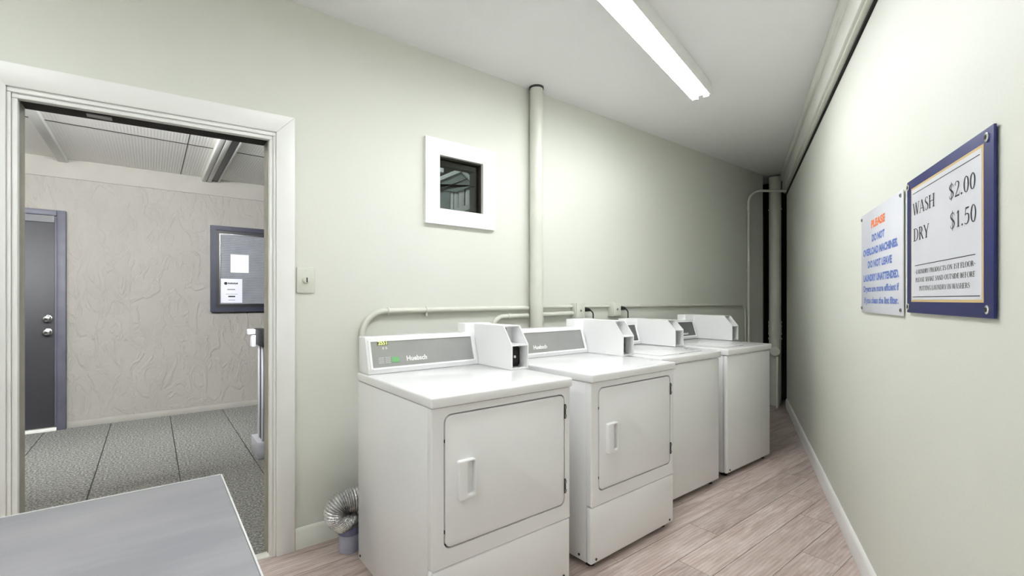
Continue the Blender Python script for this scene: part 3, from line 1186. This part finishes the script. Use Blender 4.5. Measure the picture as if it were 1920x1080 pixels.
def fluorescent(label, loc, rot, LL=LL, tubes=(-1, 1)):
    t = thing('fluorescent_light', label, 'light', loc, rot)
    bm_ = bmesh.new()
    pr = [(-0.066, 0), (0.066, 0), (0.066, -0.088), (0.063, -0.088), (0.06, -0.05), (-0.06, -0.05), (-0.063, -0.088), (-0.066, -0.088)]
    add_prism(bm_, pr, 'x', -LL / 2, LL / 2)
    finish(bm_, 'housing', 'trim_white', t)
    for sy in tubes:
        tube('lamp_tube', 'tube_glow', [(-LL / 2 + 0.03, sy * 0.036, -0.0745), (LL / 2 - 0.03, sy * 0.036, -0.0745)], 0.019, 12, t)
        for sx in (-1, 1):
            xx = sx * (LL / 2 - 0.012)
            box('lamp_holder', 'trim_white', xx - 0.012, xx + 0.012, sy * 0.038 - 0.02, sy * 0.038 + 0.02, -0.1, -0.03, 0.005, t)
    for sx in (-1, 1):
        xx = sx * (LL / 2 + 0.0015)
        box('end_cap', 'trim_white', xx - 0.0015, xx + 0.0015, -0.067, 0.067, -0.07, 0, 0, t)
    return t


fluorescent('long white two-tube fluorescent light on the ceiling above the machines', lc, LA)
fluorescent('added two-tube fluorescent fill light by the rear wall, out of view', Vector((-1.1, 0.6, CZ)), math.pi / 2, 2.44)  # second lamp added behind the camera to brighten the room

# ------------------------------------------------------------------ laundry machines
MW, MD = 0.694, 0.735


def screw(parent, x, y, z, r=0.006, axis='y'):
    bm_ = bmesh.new()
    if axis == 'y':
        add_tube(bm_, [(x, y, z), (x, y - 0.003, z)], r, 10)
    else:
        add_tube(bm_, [(x, y, z), (x - 0.003, y, z)], r, 10)
    return finish(bm_, 'screw', 'gap_dark', parent)


def coin_meter(t, x0, yf, ztop, wd=0.112, back=MD - 0.005, z0=0.923, rear=0.05):
    """coin meter: a case with a hooded, hollow front; x0 = left face, yf = front edge (local)"""
    th = 0.006
    zf = z0 + 0.122
    pr = [(yf, z0), (back, z0), (back, ztop), (yf + 0.07, ztop), (yf, zf)]
    bm_ = bmesh.new()
    add_prism(bm_, pr, 'x', x0, x0 + th)
    add_prism(bm_, pr, 'x', x0 + wd - th, x0 + wd)
    add_box(bm_, x0 + th, x0 + wd - th, yf + 0.071, back, ztop - th, ztop)
    add_box(bm_, x0 + th, x0 + wd - th, yf + 0.002, yf + 0.13, zf - th, zf)
    add_box(bm_, x0 + th, x0 + wd - th, yf + 0.13, back, z0, ztop - th)
    add_box(bm_, x0 + th, x0 + wd - th, yf + 0.006, yf + 0.13, z0, z0 + 0.006)
    cm = finish(bm_, 'coin_meter', 'enamel_plain', t)
    box('meter_hood', 'enamel_plain', x0 - rear, x0 + wd + 0.002, back - 0.075, back + 0.004, z0 + 0.03, ztop + 0.004, 0.004, cm)
    # coin slide: black plate, round boss, chrome screws
    box('coin_slide', 'black_plastic', x0 + th + 0.001, x0 + wd - th - 0.001, yf + 0.062, yf + 0.1295, z0 + 0.0065, zf - th - 0.001, 0.002, cm)
    mx, mz = x0 + wd * 0.5, z0 + 0.058
    bm_ = bmesh.new()
    add_tube(bm_, [(mx, yf + 0.0615, mz), (mx, yf + 0.053, mz), (mx, yf + 0.05, mz)], [0.036, 0.036, 0.03], 24)
    finish(bm_, 'coin_dial', 'black_plastic', cm)
    bm_ = bmesh.new()
    add_tube(bm_, [(mx, yf + 0.0495, mz), (mx, yf + 0.042, mz)], [0.009, 0.007], 12)
    finish(bm_, 'coin_lock', 'chrome', cm)
    for sx in (-1, 1):
        for sz in (-1, 1):
            bm_ = bmesh.new()
            add_tube(bm_, [(mx + sx * 0.04, yf + 0.0615, mz + sz * 0.047), (mx + sx * 0.04, yf + 0.056, mz + sz * 0.047)], [0.0065, 0.005], 10)
            finish(bm_, 'slide_screw', 'chrome', cm)
    box('price_card', 'console_grey', x0 + th + 0.012, x0 + wd * 0.6, yf + 0.127, yf + 0.1295, ztop - 0.045, ztop - 0.015, 0, cm)
    return cm


def console(t, x0, x1, ztop, panel_mat, kind):
    zb, yb, yt, ybk = 0.923, 0.612, 0.66, MD
    bm_ = bmesh.new()
    pr = [(yb, zb), (ybk, zb), (ybk, ztop), (yt - 0.004, ztop), (yt - 0.006, ztop - 0.012), (yb, zb + 0.022)]
    add_prism(bm_, pr, 'x', x0, x1)
    bmesh.ops.recalc_face_normals(bm_, faces=bm_.faces)
    bmesh.ops.bevel(bm_, geom=bm_.edges[:], offset=0.0035, segments=2, profile=0.5, affect='EDGES')
    cs = finish(bm_, 'console', 'enamel', t)
    # panel lies in the sloped front face
    p0 = Vector((0, yb, zb + 0.022))
    p1 = Vector((0, yt - 0.006, ztop - 0.012))
    vd = (p1 - p0).normalized()
    nd = Vector((0, -vd.z, vd.y))
    H = (p1 - p0).length

    def place(off):
        def f(u, v):
            q = p0 + vd * v + nd * off
            return (x0 + u, q.y, q.z)
        return f

    def slab(name, m, u0, u1, v0, v1, o0, o1):
        bm2 = bmesh.new()
        P = [place(o)(u, v) for o in (o0, o1) for (u, v) in ((u0, v0), (u1, v0), (u1, v1), (u0, v1))]
        vv = [bm2.verts.new(p) for p in P]
        for f in ((0, 1, 2, 3), (7, 6, 5, 4), (0, 4, 5, 1), (1, 5, 6, 2), (2, 6, 7, 3), (3, 7, 4, 0)):
            bm2.faces.new([vv[i] for i in f])
        return finish(bm2, name, m, cs, smooth=False)

    W_ = x1 - x0
    slab('control_panel', panel_mat, 0.022, W_ - 0.03, 0.006, H - 0.012, -0.003, 0.0012)
    # raised rim around the panel
    slab('panel_rim', 'enamel_plain', 0.012, 0.0225, 0.001, H - 0.006, -0.003, 0.006)
    slab('panel_rim', 'enamel_plain', W_ - 0.0295, W_ - 0.018, 0.001, H - 0.006, -0.003, 0.006)
    slab('panel_rim', 'enamel_plain', 0.0225, W_ - 0.0295, H - 0.0125, H - 0.006, -0.003, 0.006)
    slab('panel_rim', 'enamel_plain', 0.0225, W_ - 0.0295, -0.003, 0.0065, -0.003, 0.006)
    pl = place(0.0022)
    if kind == 'dryer':
        slab('display', 'lcd', 0.055, 0.108, 0.112, 0.135, 0.0013, 0.0019)
        lettering('display_digits', sans_polys('2551', 0.02), 'lcd_digit', cs, pl, 0.06, 0.104, 0.1145, 0.1325)
        lettering('indicator_lettering', sans_polys('8 8', 0.0), 'white_print', cs, pl, 0.078, 0.102, 0.092, 0.104)
        slab('start_button', 'green_button', 0.118, 0.156, 0.026, 0.052, 0.0013, 0.003)
        for k in range(4):
            lettering('instruction_lettering', sans_polys('lilili ililil', 0.0), 'white_print', cs, pl, 0.055, 0.112, 0.026 + 0.008 * k, 0.0305 + 0.008 * k)
        lettering('brand_lettering', sans_polys('Huebsch', 0.035), 'white_print', cs, pl, 0.195, 0.305, 0.028, 0.053)
    else:
        lettering('brand_lettering', sans_polys('Huebsch', 0.035), 'white_print', cs, pl, W_ - 0.25, W_ - 0.14, 0.018, 0.038)
        slab('display', 'lcd', 0.06, 0.11, 0.1, 0.122, 0.0013, 0.0019)
    return cs


def dryer(label, loc, rot, cx0, cyf, xe=0.612, rear=0.06):
    t = thing('dryer', label, 'dryer', loc, rot, 'coin dryers along the left wall')
    box('cabinet', 'enamel', 0.0005, MW - 0.0005, 0.0315, MD, 0.028, 0.879, 0.004, t)
    # front panel with the door opening
    bm_ = bmesh.new()
    outer = rrect(0, MW, 0.298, 0.879, 0.006, 3)
    add_plate_hole(bm_, outer, rrect(0.0505, 0.6625, 0.3605, 0.8525, 0.031), 0.0, 0.031)
    bmesh.ops.recalc_face_normals(bm_, faces=bm_.faces)
    ev = [e for e in bm_.edges if all(v.co.y < 0.001 and (v.co.x < 0.0005 or v.co.x > MW - 0.0005) for v in e.verts) and len(e.link_faces) == 2]
    bmesh.ops.bevel(bm_, geom=ev, offset=0.005, segments=3, profile=0.5, affect='EDGES')
    finish(bm_, 'front_panel', 'enamel', t)
    box('lower_panel', 'enamel', 0.0, MW, 0.0, 0.031, 0.028, 0.294, 0.008, t, 3)
    lid_ = box('lid', 'enamel', -0.006, MW + 0.006, -0.012, MD, 0.8815, 0.922, 0.008, t, 3)
    # door and its groove
    box('door_recess', 'gap_dark', 0.045, 0.668, 0.0255, 0.0312, 0.355, 0.858, 0, t)
    bm_ = bmesh.new()
    add_prism(bm_, rrect(0.056, 0.657, 0.366, 0.847, 0.027), 'y', -0.002, 0.024)
    bmesh.ops.recalc_face_normals(bm_, faces=bm_.faces)
    fr_e = [e for e in bm_.edges if all(v.co.y < -0.001 for v in e.verts)]
    bmesh.ops.bevel(bm_, geom=fr_e, offset=0.004, segments=2, profile=0.5, affect='EDGES')
    dd = finish(bm_, 'door', 'enamel', t)
    # pocket handle: proud rim, scooped right side
    bm_ = bmesh.new()
    add_plate_hole(bm_, rrect(0.104, 0.178, 0.530, 0.676, 0.008, 4), rrect(0.142, 0.173, 0.546, 0.668, 0.009, 4), -0.021, -0.0022)
    bmesh.ops.recalc_face_normals(bm_, faces=bm_.faces)
    eds = [e for e in bm_.edges if all(v.co.y < -0.02 for v in e.verts) and len(e.link_faces) == 2 and e.calc_face_angle(0) > 1.0]
    bmesh.ops.bevel(bm_, geom=eds, offset=0.004, segments=2, profile=0.5, affect='EDGES')
    finish(bm_, 'handle', 'enamel_plain', dd)
    for z in (0.445, 0.775):
        box('hinge', 'gap_dark', 0.6572, 0.664, -0.006, 0.0, z - 0.032, z + 0.032, 0.001, dd)
        for dz in (-0.02, 0.02):
            box('hinge_knuckle', 'steel', 0.6575, 0.6655, -0.009, -0.0061, z + dz - 0.006, z + dz + 0.006, 0, dd)
    for z in (0.42, 0.75):
        box('door_catch', 'black_plastic', 0.0525, 0.0555, 0.0, 0.006, z, z + 0.012, 0, t)
    screw(t, 0.035, 0.0, 0.048)
    screw(t, MW - 0.04, 0.0, 0.048)
    screw(t, 0.0, 0.075, 0.052, axis='x')
    screw(t, 0.0, MD - 0.03, 0.052, axis='x')
    for fx in (0.05, MW - 0.05):
        for fy in (0.05, MD - 0.05):
            bm_ = bmesh.new()
            add_tube(bm_, [(fx, fy, 0.0), (fx, fy, 0.012), (fx, fy, 0.013), (fx, fy, 0.03)], [0.022, 0.022, 0.01, 0.01], 12)
            finish(bm_, 'foot', 'rubber', t)
    console(t, 0.003, xe, 1.094, 'console_grey', 'dryer')
    coin_meter(t, cx0, cyf, 1.138, 0.108, rear=rear)
    return t


def washer(label, loc, rot, cx0, cyf, ztop, dp, xe=0.6, wd=0.112, rear=0.05):
    t = thing('washing_machine', label, 'washer', loc, rot, 'top-loading washers along the left wall')
    box('cabinet', 'enamel', 0.0005, MW - 0.0005, 0.0315, MD, 0.028, 0.87, 0.004, t)
    box('front_panel', 'enamel', 0.0, MW, 0.0, 0.031, 0.028, 0.87, 0.012, t, 3)
    box('top_panel', 'enamel', -0.005, MW + 0.005, -0.012, MD, 0.8725, 0.918, 0.009, t, 3)
    wl = box('wash_lid', 'enamel', 0.09, 0.575, 0.06, 0.50, 0.9185, 0.9225, 0.003, t)
    box('lid_grip', 'console_grey', 0.30, 0.36, 0.056, 0.0595, 0.9185, 0.922, 0.0, wl)
    box('lock_mark', 'console_grey', 0.60, 0.63, 0.2, 0.212, 0.9185, 0.9215, 0, t)
    screw(t, 0.04, 0.0, 0.05)
    screw(t, 0.0, 0.09, 0.052, axis='x')
    for fx in (0.05, MW - 0.05):
        for fy in (0.05, MD - 0.05):
            bm_ = bmesh.new()
            add_tube(bm_, [(fx, fy, 0.0), (fx, fy, 0.012), (fx, fy, 0.013), (fx, fy, 0.03)], [0.022, 0.022, 0.01, 0.01], 12)
            finish(bm_, 'foot', 'rubber', t)
    console(t, 0.003, xe, 1.094, 'console_dark', 'washer')
    coin_meter(t, cx0, cyf, ztop, wd, rear=rear)
    return t


dryer('white coin dryer nearest the doorway, beside the silver duct', (0.785, 1.468, 0), 0.0, 0.614, 0.322)
dryer('white coin dryer second from the doorway, between dryer and washer', (1.616, 1.466, 0), math.radians(1.2), 0.676, 0.330, 0.668, 0.085)
washer('white washer with plain front between dryer and last washer', (2.405, 1.63, 0), 0.0, 0.655, 0.315, 1.118, MD, 0.64, 0.108, 0.14)
washer('white washer with plain front, farthest in the row', (3.225, 1.64, 0), 0.0, 0.68, 0.30, 1.132, MD, 0.67, 0.108, 0.14)

# ------------------------------------------------------------------ wall pipes and conduits
def coupling(parent, p, axis, r, L=0.03, material='sage_pipe'):
    a = Vector(p)
    d = Vector(axis).normalized() * (L / 2)
    bm_ = bmesh.new()
    add_tube(bm_, [a - d, a - d * 0.95, a + d * 0.95, a + d], [r * 0.93, r, r, r * 0.93], 14)
    return finish(bm_, 'coupling', material, parent)


vp = thing('vertical_pipe', 'thick sage vertical pipe on the left wall behind second dryer', 'pipe', (2.16, D - 0.052, 0))
tube('pipe', 'sage_pipe', [(0, 0, 0.0), (0, 0, CZ - 0.006)], 0.047, 28, vp)
bm = bmesh.new()
add_tube(bm, [(0, 0, CZ - 0.014), (0, 0, CZ)], 0.0515, 28)
finish(bm, 'ceiling_collar', 'gap_dark', vp)

CR = 0.0165
yc = D - CR - 0.004
c1 = thing('conduit', 'sage conduit bending down behind the nearest dryer', 'conduit', (0.918, yc, 0.9))
pth = fillet([(0, 0, 0.0), (0, 0, 0.305), (1.187, 0, 0.312)], 0.13, 10)
tube('tube', 'sage_pipe', pth, CR, 14, c1)
coupling(c1, (0.15, 0, 0.306), (1, 0, 0), CR * 1.25, 0.012)
coupling(c1, (0.40, 0, 0.308), (1, 0, 0), CR * 1.2, 0.03)
box('clip', 'sage_pipe', 0.385, 0.395, -0.01, 0.018, 0.27, 0.295, 0.002, c1)

c2 = thing('conduit', 'short lower sage conduit bending behind the first coin meter', 'conduit', (1.80, yc, 0.9))
pth = fillet([(0, 0, 0.0), (0, 0, 0.255), (0.305, 0, 0.258)], 0.09, 10)
tube('tube', 'sage_pipe', pth, CR, 14, c2)
coupling(c2, (0.14, 0, 0.256), (1, 0, 0), CR * 1.22, 0.03)

c3 = thing('conduit', 'lower sage conduit between thick pipe and first outlet box', 'conduit', (2.21, yc, 1.16))
tube('tube', 'sage_pipe', [(0.003, 0, 0), (0.345, 0, 0.006)], CR, 14, c3)
coupling(c3, (0.03, 0, 0.0), (1, 0, 0), CR * 1.25, 0.028)
bm = bmesh.new()
add_tube(bm, [(0.03, 0, -0.015), (0.03, -0.004, -0.05)], 0.012, 10)
finish(bm, 'clamp_screw', 'sage_pipe', c3)

c4 = thing('conduit', 'long thin sage conduit running to the far corner above the washers', 'conduit', (2.21, D - 0.014, 1.213))
pth = fillet([(0.003, 0, 0.004), (3.155, 0, 0.0), (3.155, 0, -0.6)], 0.10, 10)
pth = [Vector((0.882, 0, 0.0025))] + list(pth[1:])
tube('tube', 'sage_pipe', pth, 0.011, 12, c4)
tube('tube', 'sage_pipe', [(0.003, 0, 0.004), (0.343, 0, 0.004)], 0.011, 12, c4)
tube('tube', 'sage_pipe', [(0.447, 0, 0.003), (0.778, 0, 0.003)], 0.011, 12, c4)
for xx in (1.2, 2.0, 2.75):
    coupling(c4, (xx, 0, 0.002), (1, 0, 0), 0.014, 0.03)

c5 = thing('conduit', 'upright sage conduit curving across to the sign wall fascia', 'conduit', (5.43, D - 0.0195, 0.6))
pe2 = rwp(-2.72, 0.03, 2.515)
pth = fillet([(0, 0, 0), (0, 0, 1.93), (pe2.x - 5.43, pe2.y - (D - 0.0195), pe2.z - 0.6)], 0.14, 10)
tube('tube', 'sage_pipe', pth, 0.0145, 12, c5)
coupling(c5, (0, 0, 1.72), (0, 0, 1), 0.0185, 0.04)
coupling(c5, (0, 0, 1.0), (0, 0, 1), 0.0185, 0.03)
coupling(c5, (0, 0, 0.5), (0, 0, 1), 0.0185, 0.03)


def outlet(label, loc, cordlabel):
    t = thing('outlet_box', label, 'outlet box', loc, 0, 'sage outlet boxes on the conduit')
    box('box', 'sage_pipe', -0.05, 0.05, -0.055, 0.0, -0.06, 0.06, 0.006, t)
    box('cover', 'sage_plate', -0.046, 0.046, -0.0605, -0.0555, -0.056, 0.056, 0.003, t)
    bm_ = bmesh.new()
    add_tube(bm_, [(0, -0.061, -0.0), (0, -0.064, 0)], 0.008, 10)
    finish(bm_, 'screw', 'steel', t)
    c = thing('power_cord', cordlabel, 'cord', (loc[0] + 0.0505, loc[1] - 0.045, loc[2]), 0, 'power cords plugged into outlet boxes')
    bm_ = bmesh.new()
    add_tube(bm_, [(0.001, 0, 0.008), (0.02, 0, 0.008), (0.05, -0.002, 0.006), (0.072, -0.004, 0.0)], [0.016, 0.017, 0.014, 0.007], 12)
    finish(bm_, 'plug', 'cable_dark', c)
    tube('cable', 'cable_dark', fillet([(0.07, -0.004, 0.001), (0.10, -0.006, -0.02), (0.10, -0.006, -0.17), (0.05, -0.02, -0.6)], 0.03, 5), 0.005, 8, c)


outlet('sage outlet box nearest the thick vertical pipe', (2.605, D - 0.0005, 1.186), 'dark cord plugged into outlet box near thick pipe')
outlet('sage outlet box farther from the thick vertical pipe', (3.04, D - 0.0005, 1.192), 'dark cord plugged into the farther outlet box')

# drain stack in the corner
dp = thing('drain_pipe', 'thick sage drain pipe standing in the dark far corner', 'pipe', (5.95, 2.435, 0))
PR = 0.066
tube('pipe', 'sage_pipe', [(0, 0, 0.0), (0, 0, CZ - 0.03)], PR, 26, dp)
for z, L in ((2.36, 0.012), (1.0, 0.02), (0.95, 0.02), (0.86, 0.02), (0.80, 0.02)):
    coupling(dp, (0, 0, z), (0, 0, 1), PR * 1.12, L)
coupling(dp, (0, 0, 0.925), (0, 0, 1), PR * 1.07, 0.17)
cd = (Vector((0, 0, 0)) - Vector((5.95, 2.435, 0))).normalized()
bm = bmesh.new()
add_tube(bm, [(cd.x * 0.03, cd.y * 0.03, 0.66), (cd.x * 0.15, cd.y * 0.15, 0.66)], 0.05, 22)
finish(bm, 'cleanout_branch', 'sage_pipe', dp)
bm = bmesh.new()
add_tube(bm, [(cd.x * 0.1505, cd.y * 0.1505, 0.66), (cd.x * 0.165, cd.y * 0.165, 0.66)], [0.055, 0.052], 22)
finish(bm, 'cleanout_cap', 'trim_cream', dp)
sp = thing('white_board', 'narrow white board leaning against the corner drain pipe', 'board', (5.78, 2.36, 0), 0.0)
beam('plank_board', 'trim_cream', (-0.03, -0.03, 0.012), (0.03, -0.01, 0.60), 0.02, 0.07, sp)
tube('side_pipe', 'gap_dark', [(0.085, 0.125, 0), (0.085, 0.125, 2.3)], 0.012, 8, dp).location = (-0.17, -0.02, 0)

# ------------------------------------------------------------------ silver duct beside the first dryer
fd = thing('flexible_duct', 'crinkled silver foil duct curling down behind the nearest dryer', 'duct', (0.795, 2.355, 0.0))
path, rad = [], []
N = 130
P = [(0.0, 0.0, 0.129), (-0.012, 0.0, 0.15), (-0.05, -0.008, 0.18), (-0.068, -0.012, 0.217), (-0.048, -0.015, 0.248), (0.0, -0.018, 0.258), (0.08, -0.02, 0.257), (0.13, -0.02, 0.256)]
C = catmull(P, 24)
for i, c in enumerate(C):
    path.append(c)
    rad.append((0.052 if i < 14 else 0.058) + (0.0055, 0.002, -0.006, 0.002)[i % 4] + random.uniform(-0.0012, 0.0012))
tube('foil_hose', 'foil', path, rad, 26, fd)
ps = thing('floor_pipe_stub', 'grey floor pipe stub with blue-purple rim under the silver duct', 'pipe', (0.795, 2.355, 0.0))
bm = bmesh.new()
add_tube(bm, [(0, 0, 0.0), (0, 0, 0.004), (0, 0, 0.084), (0, 0, 0.09)], [0.046, 0.052, 0.052, 0.05], 24)
finish(bm, 'stub', 'pot_grey', ps)
bm = bmesh.new()
add_tube(bm, [(0, 0, 0.0905), (0, 0, 0.093), (0, 0, 0.128), (0, 0, 0.131)], [0.053, 0.056, 0.056, 0.05], 24)
finish(bm, 'rim', 'pot_purple', ps)

# ------------------------------------------------------------------ wall switch
sw = thing('wall_switch', 'sage wall plate with a small rotary knob beside the doorway', 'switch', (0.627, D - 0.0005, 1.371))
box('plate', 'sage_plate', -0.043, 0.043, -0.009, 0, -0.067, 0.067, 0.004, sw)
bm = bmesh.new()
add_tube(bm, [(0, -0.0092, 0), (0, -0.016, 0), (0, -0.03, 0), (0, -0.032, 0)], [0.019, 0.017, 0.0145, 0.01], 18)
finish(bm, 'knob', 'sage_plate', sw)
box('knob_pointer', 'gap_dark', -0.003, 0.003, -0.0335, -0.0325, -0.012, 0.012, 0, sw)
for z in (-0.05, 0.05):
    bm = bmesh.new()
    add_tube(bm, [(0, -0.009, z), (0, -0.011, z)], 0.004, 8)
    finish(bm, 'screw', 'sage_plate', sw)

# ------------------------------------------------------------------ signs on the right wall
SROT = AR + math.pi            # local +x runs towards the camera, local +y out of the wall


def sign_thing(name, label, s0, s1, z0):
    return thing(name, label, 'sign', rwp((s0 + s1) / 2 + SS, 0.0, z0), AR + math.pi)


# in the sign frame: x = along the wall (towards the camera), -y ... into the room
def sbox(name, material, u0, u1, v0, v1, o0, o1, parent, r=0.0):
    return box(name, material, u0, u1, -o1, -o0, v0, v1, r, parent)


def sign_place(off):
    return lambda u, v: (u, -off, v)


def grommet(parent, u, v, off, r=0.011, material='chrome'):
    bm_ = bmesh.new()
    add_tube(bm_, [(u, -off, v), (u, -off - 0.003, v), (u, -off - 0.004, v)], [r, r, r * 0.8], 18)
    g = finish(bm_, 'grommet', material, parent)
    bm_ = bmesh.new()
    add_tube(bm_, [(u, -off - 0.0041, v), (u, -off - 0.0046, v)], r * 0.5, 12)
    finish(bm_, 'grommet_hole', 'ink_black', g)


SS = -0.052
S2A, S2B, S2Z0, S2Z1 = 1.462, 2.052, 1.227, 1.667
s2 = sign_thing('price_sign', 'blue bordered sign with wash and dry prices', S2A, S2B, S2Z0)
H2 = (S2B - S2A) / 2
m2 = (S2A + S2B) / 2
sbox('backing', 'sign_blue', -H2, H2, 0, S2Z1 - S2Z0, 0.004, 0.010, s2, 0.0015)
gu0, gu1, gv0, gv1 = 1.506 - m2, 2.006 - m2, 0.036, 0.409
sbox('gold_line', 'sign_gold', gu0, gu1, gv0, gv1, 0.0101, 0.0106, s2)
sbox('white_field', 'sign_white', gu0 + 0.008, gu1 - 0.008, gv0 + 0.007, gv1 - 0.007, 0.0106, 0.0112, s2)
pl2 = sign_place(0.0118)


def rule(name, u0, u1, v, hgt, parent, material='ink_black'):
    return sbox(name, material, u0, u1, v, v + hgt, 0.0112, 0.0117, parent)


a0, a1 = gu0 + 0.018, gu1 - 0.016
rule('border_line', a0, a1, gv1 - 0.022, 0.0018, s2)
rule('border_line', a0, a1, gv0 + 0.015, 0.0022, s2)
lettering('price_lettering', serif_polys('WASH'), 'ink_black', s2, pl2, 1.525 - m2, 1.712 - m2, 1.543 - S2Z0, 1.583 - S2Z0)
lettering('price_lettering', serif_polys('DRY'), 'ink_black', s2, pl2, 1.532 - m2, 1.668 - m2, 1.459 - S2Z0, 1.500 - S2Z0)
lettering('price_lettering', serif_polys('$2.00'), 'ink_black', s2, pl2, 1.815 - m2, 1.968 - m2, 1.536 - S2Z0, 1.586 - S2Z0)
lettering('price_lettering', serif_polys('$1.50'), 'ink_black', s2, pl2, 1.822 - m2, 1.972 - m2, 1.455 - S2Z0, 1.508 - S2Z0)
rule('divider_line', 1.545 - m2, 1.966 - m2, 1.379 - S2Z0, 0.002, s2)
for txt, u0, u1, v0, v1 in (('~LAUNDRY PRODUCTS ON 1ST FLOOR~', 1.548, 1.970, 1.352, 1.366),
                            ('PLEASE SHAKE SAND OUTSIDE BEFORE', 1.552, 1.966, 1.326, 1.340),
                            ('PUTTING LAUNDRY IN WASHERS', 1.586, 1.938, 1.299, 1.313)):
    lettering('small_lettering', serif_polys(txt), 'ink_black', s2, pl2, u0 - m2, u1 - m2, v0 - S2Z0, v1 - S2Z0)
for u, v in ((-H2 + 0.018, 0.42), (H2 - 0.028, 0.418), (-H2 + 0.018, 0.02), (H2 - 0.026, 0.02)):
    grommet(s2, u, v, 0.010)

S1A, S1B, S1Z0, S1Z1 = 0.81, 1.408, 1.213, 1.657
s1 = sign_thing('rules_sign', 'white notice with orange and blue lettering left of the price sign', S1A, S1B, S1Z0)
H1 = (S1B - S1A) / 2
m1 = (S1A + S1B) / 2
sbox('panel', 'sign_white', -H1, H1, 0, S1Z1 - S1Z0, 0.004, 0.008, s1, 0.001)
pl1 = sign_place(0.0086)
for txt, u0, u1, v0, v1, mt, bd in (('PLEASE', 0.985, 1.192, 1.578, 1.612, 'ink_orange', 0.05),
                                    ('DO NOT', 0.998, 1.188, 1.518, 1.550, 'ink_blue', 0.05),
                                    ('OVERLOAD MACHINES.', 0.848, 1.355, 1.464, 1.496, 'ink_blue', 0.05),
                                    ('DO NOT LEAVE', 0.932, 1.284, 1.408, 1.440, 'ink_blue', 0.05),
                                    ('LAUNDRY UNATTENDED.', 0.855, 1.368, 1.350, 1.381, 'ink_blue', 0.05),
                                    ('Dryers are more efficient if', 0.855, 1.368, 1.296, 1.332, 'ink_blue', 0.03),
                                    ('if you clean the lint filter.', 0.868, 1.362, 1.246, 1.282, 'ink_blue', 0.03)):
    lettering('lettering', sans_polys(txt, bd), mt, s1, pl1, u0 - m1, u1 - m1, v0 - S1Z0, v1 - S1Z0)
for u, v in ((-H1 + 0.012, 0.425), (H1 - 0.02, 0.427), (-H1 + 0.014, 0.02), (H1 - 0.018, 0.02)):
    grommet(s1, u, v, 0.008, 0.007, 'steel')

# ------------------------------------------------------------------ folding table in the foreground
tb = thing('folding_table', 'grey laminate table with pale edging in the foreground', 'table', (-0.62, 1.0, 0))
TXA, TXB, TYA, TYB = -0.78, 0.78, -0.58, 0.585
box('tabletop', 'table_laminate', TXA, TXB, TYA, TYB, 0.733, 0.760, 0.002, tb)
for (a, b, c, d_) in ((TXB + 0.0005, TXB + 0.004, TYA, TYB), (TXA - 0.004, TXA - 0.0005, TYA, TYB), (TXA, TXB, TYB + 0.0005, TYB + 0.004), (TXA, TXB, TYA - 0.004, TYA - 0.0005)):
    box('edge_band', 'table_edge', a, b, c, d_, 0.732, 0.7605, 0, tb)
for (a, b, c, d_) in ((TXA + 0.07, TXB - 0.07, TYA + 0.06, TYA + 0.08), (TXA + 0.07, TXB - 0.07, TYB - 0.08, TYB - 0.06), (TXA + 0.05, TXA + 0.07, TYA + 0.06, TYB - 0.06), (TXB - 0.07, TXB - 0.05, TYA + 0.06, TYB - 0.06)):
    box('apron', 'table_leg', a, b, c, d_, 0.66, 0.7325, 0, tb)
for sx in (TXA + 0.09, TXB - 0.09):
    for sy in (TYA + 0.1, TYB - 0.1):
        tube('leg', 'table_leg', [(sx, sy, 0.0), (sx, sy, 0.7)], 0.018, 12, tb)
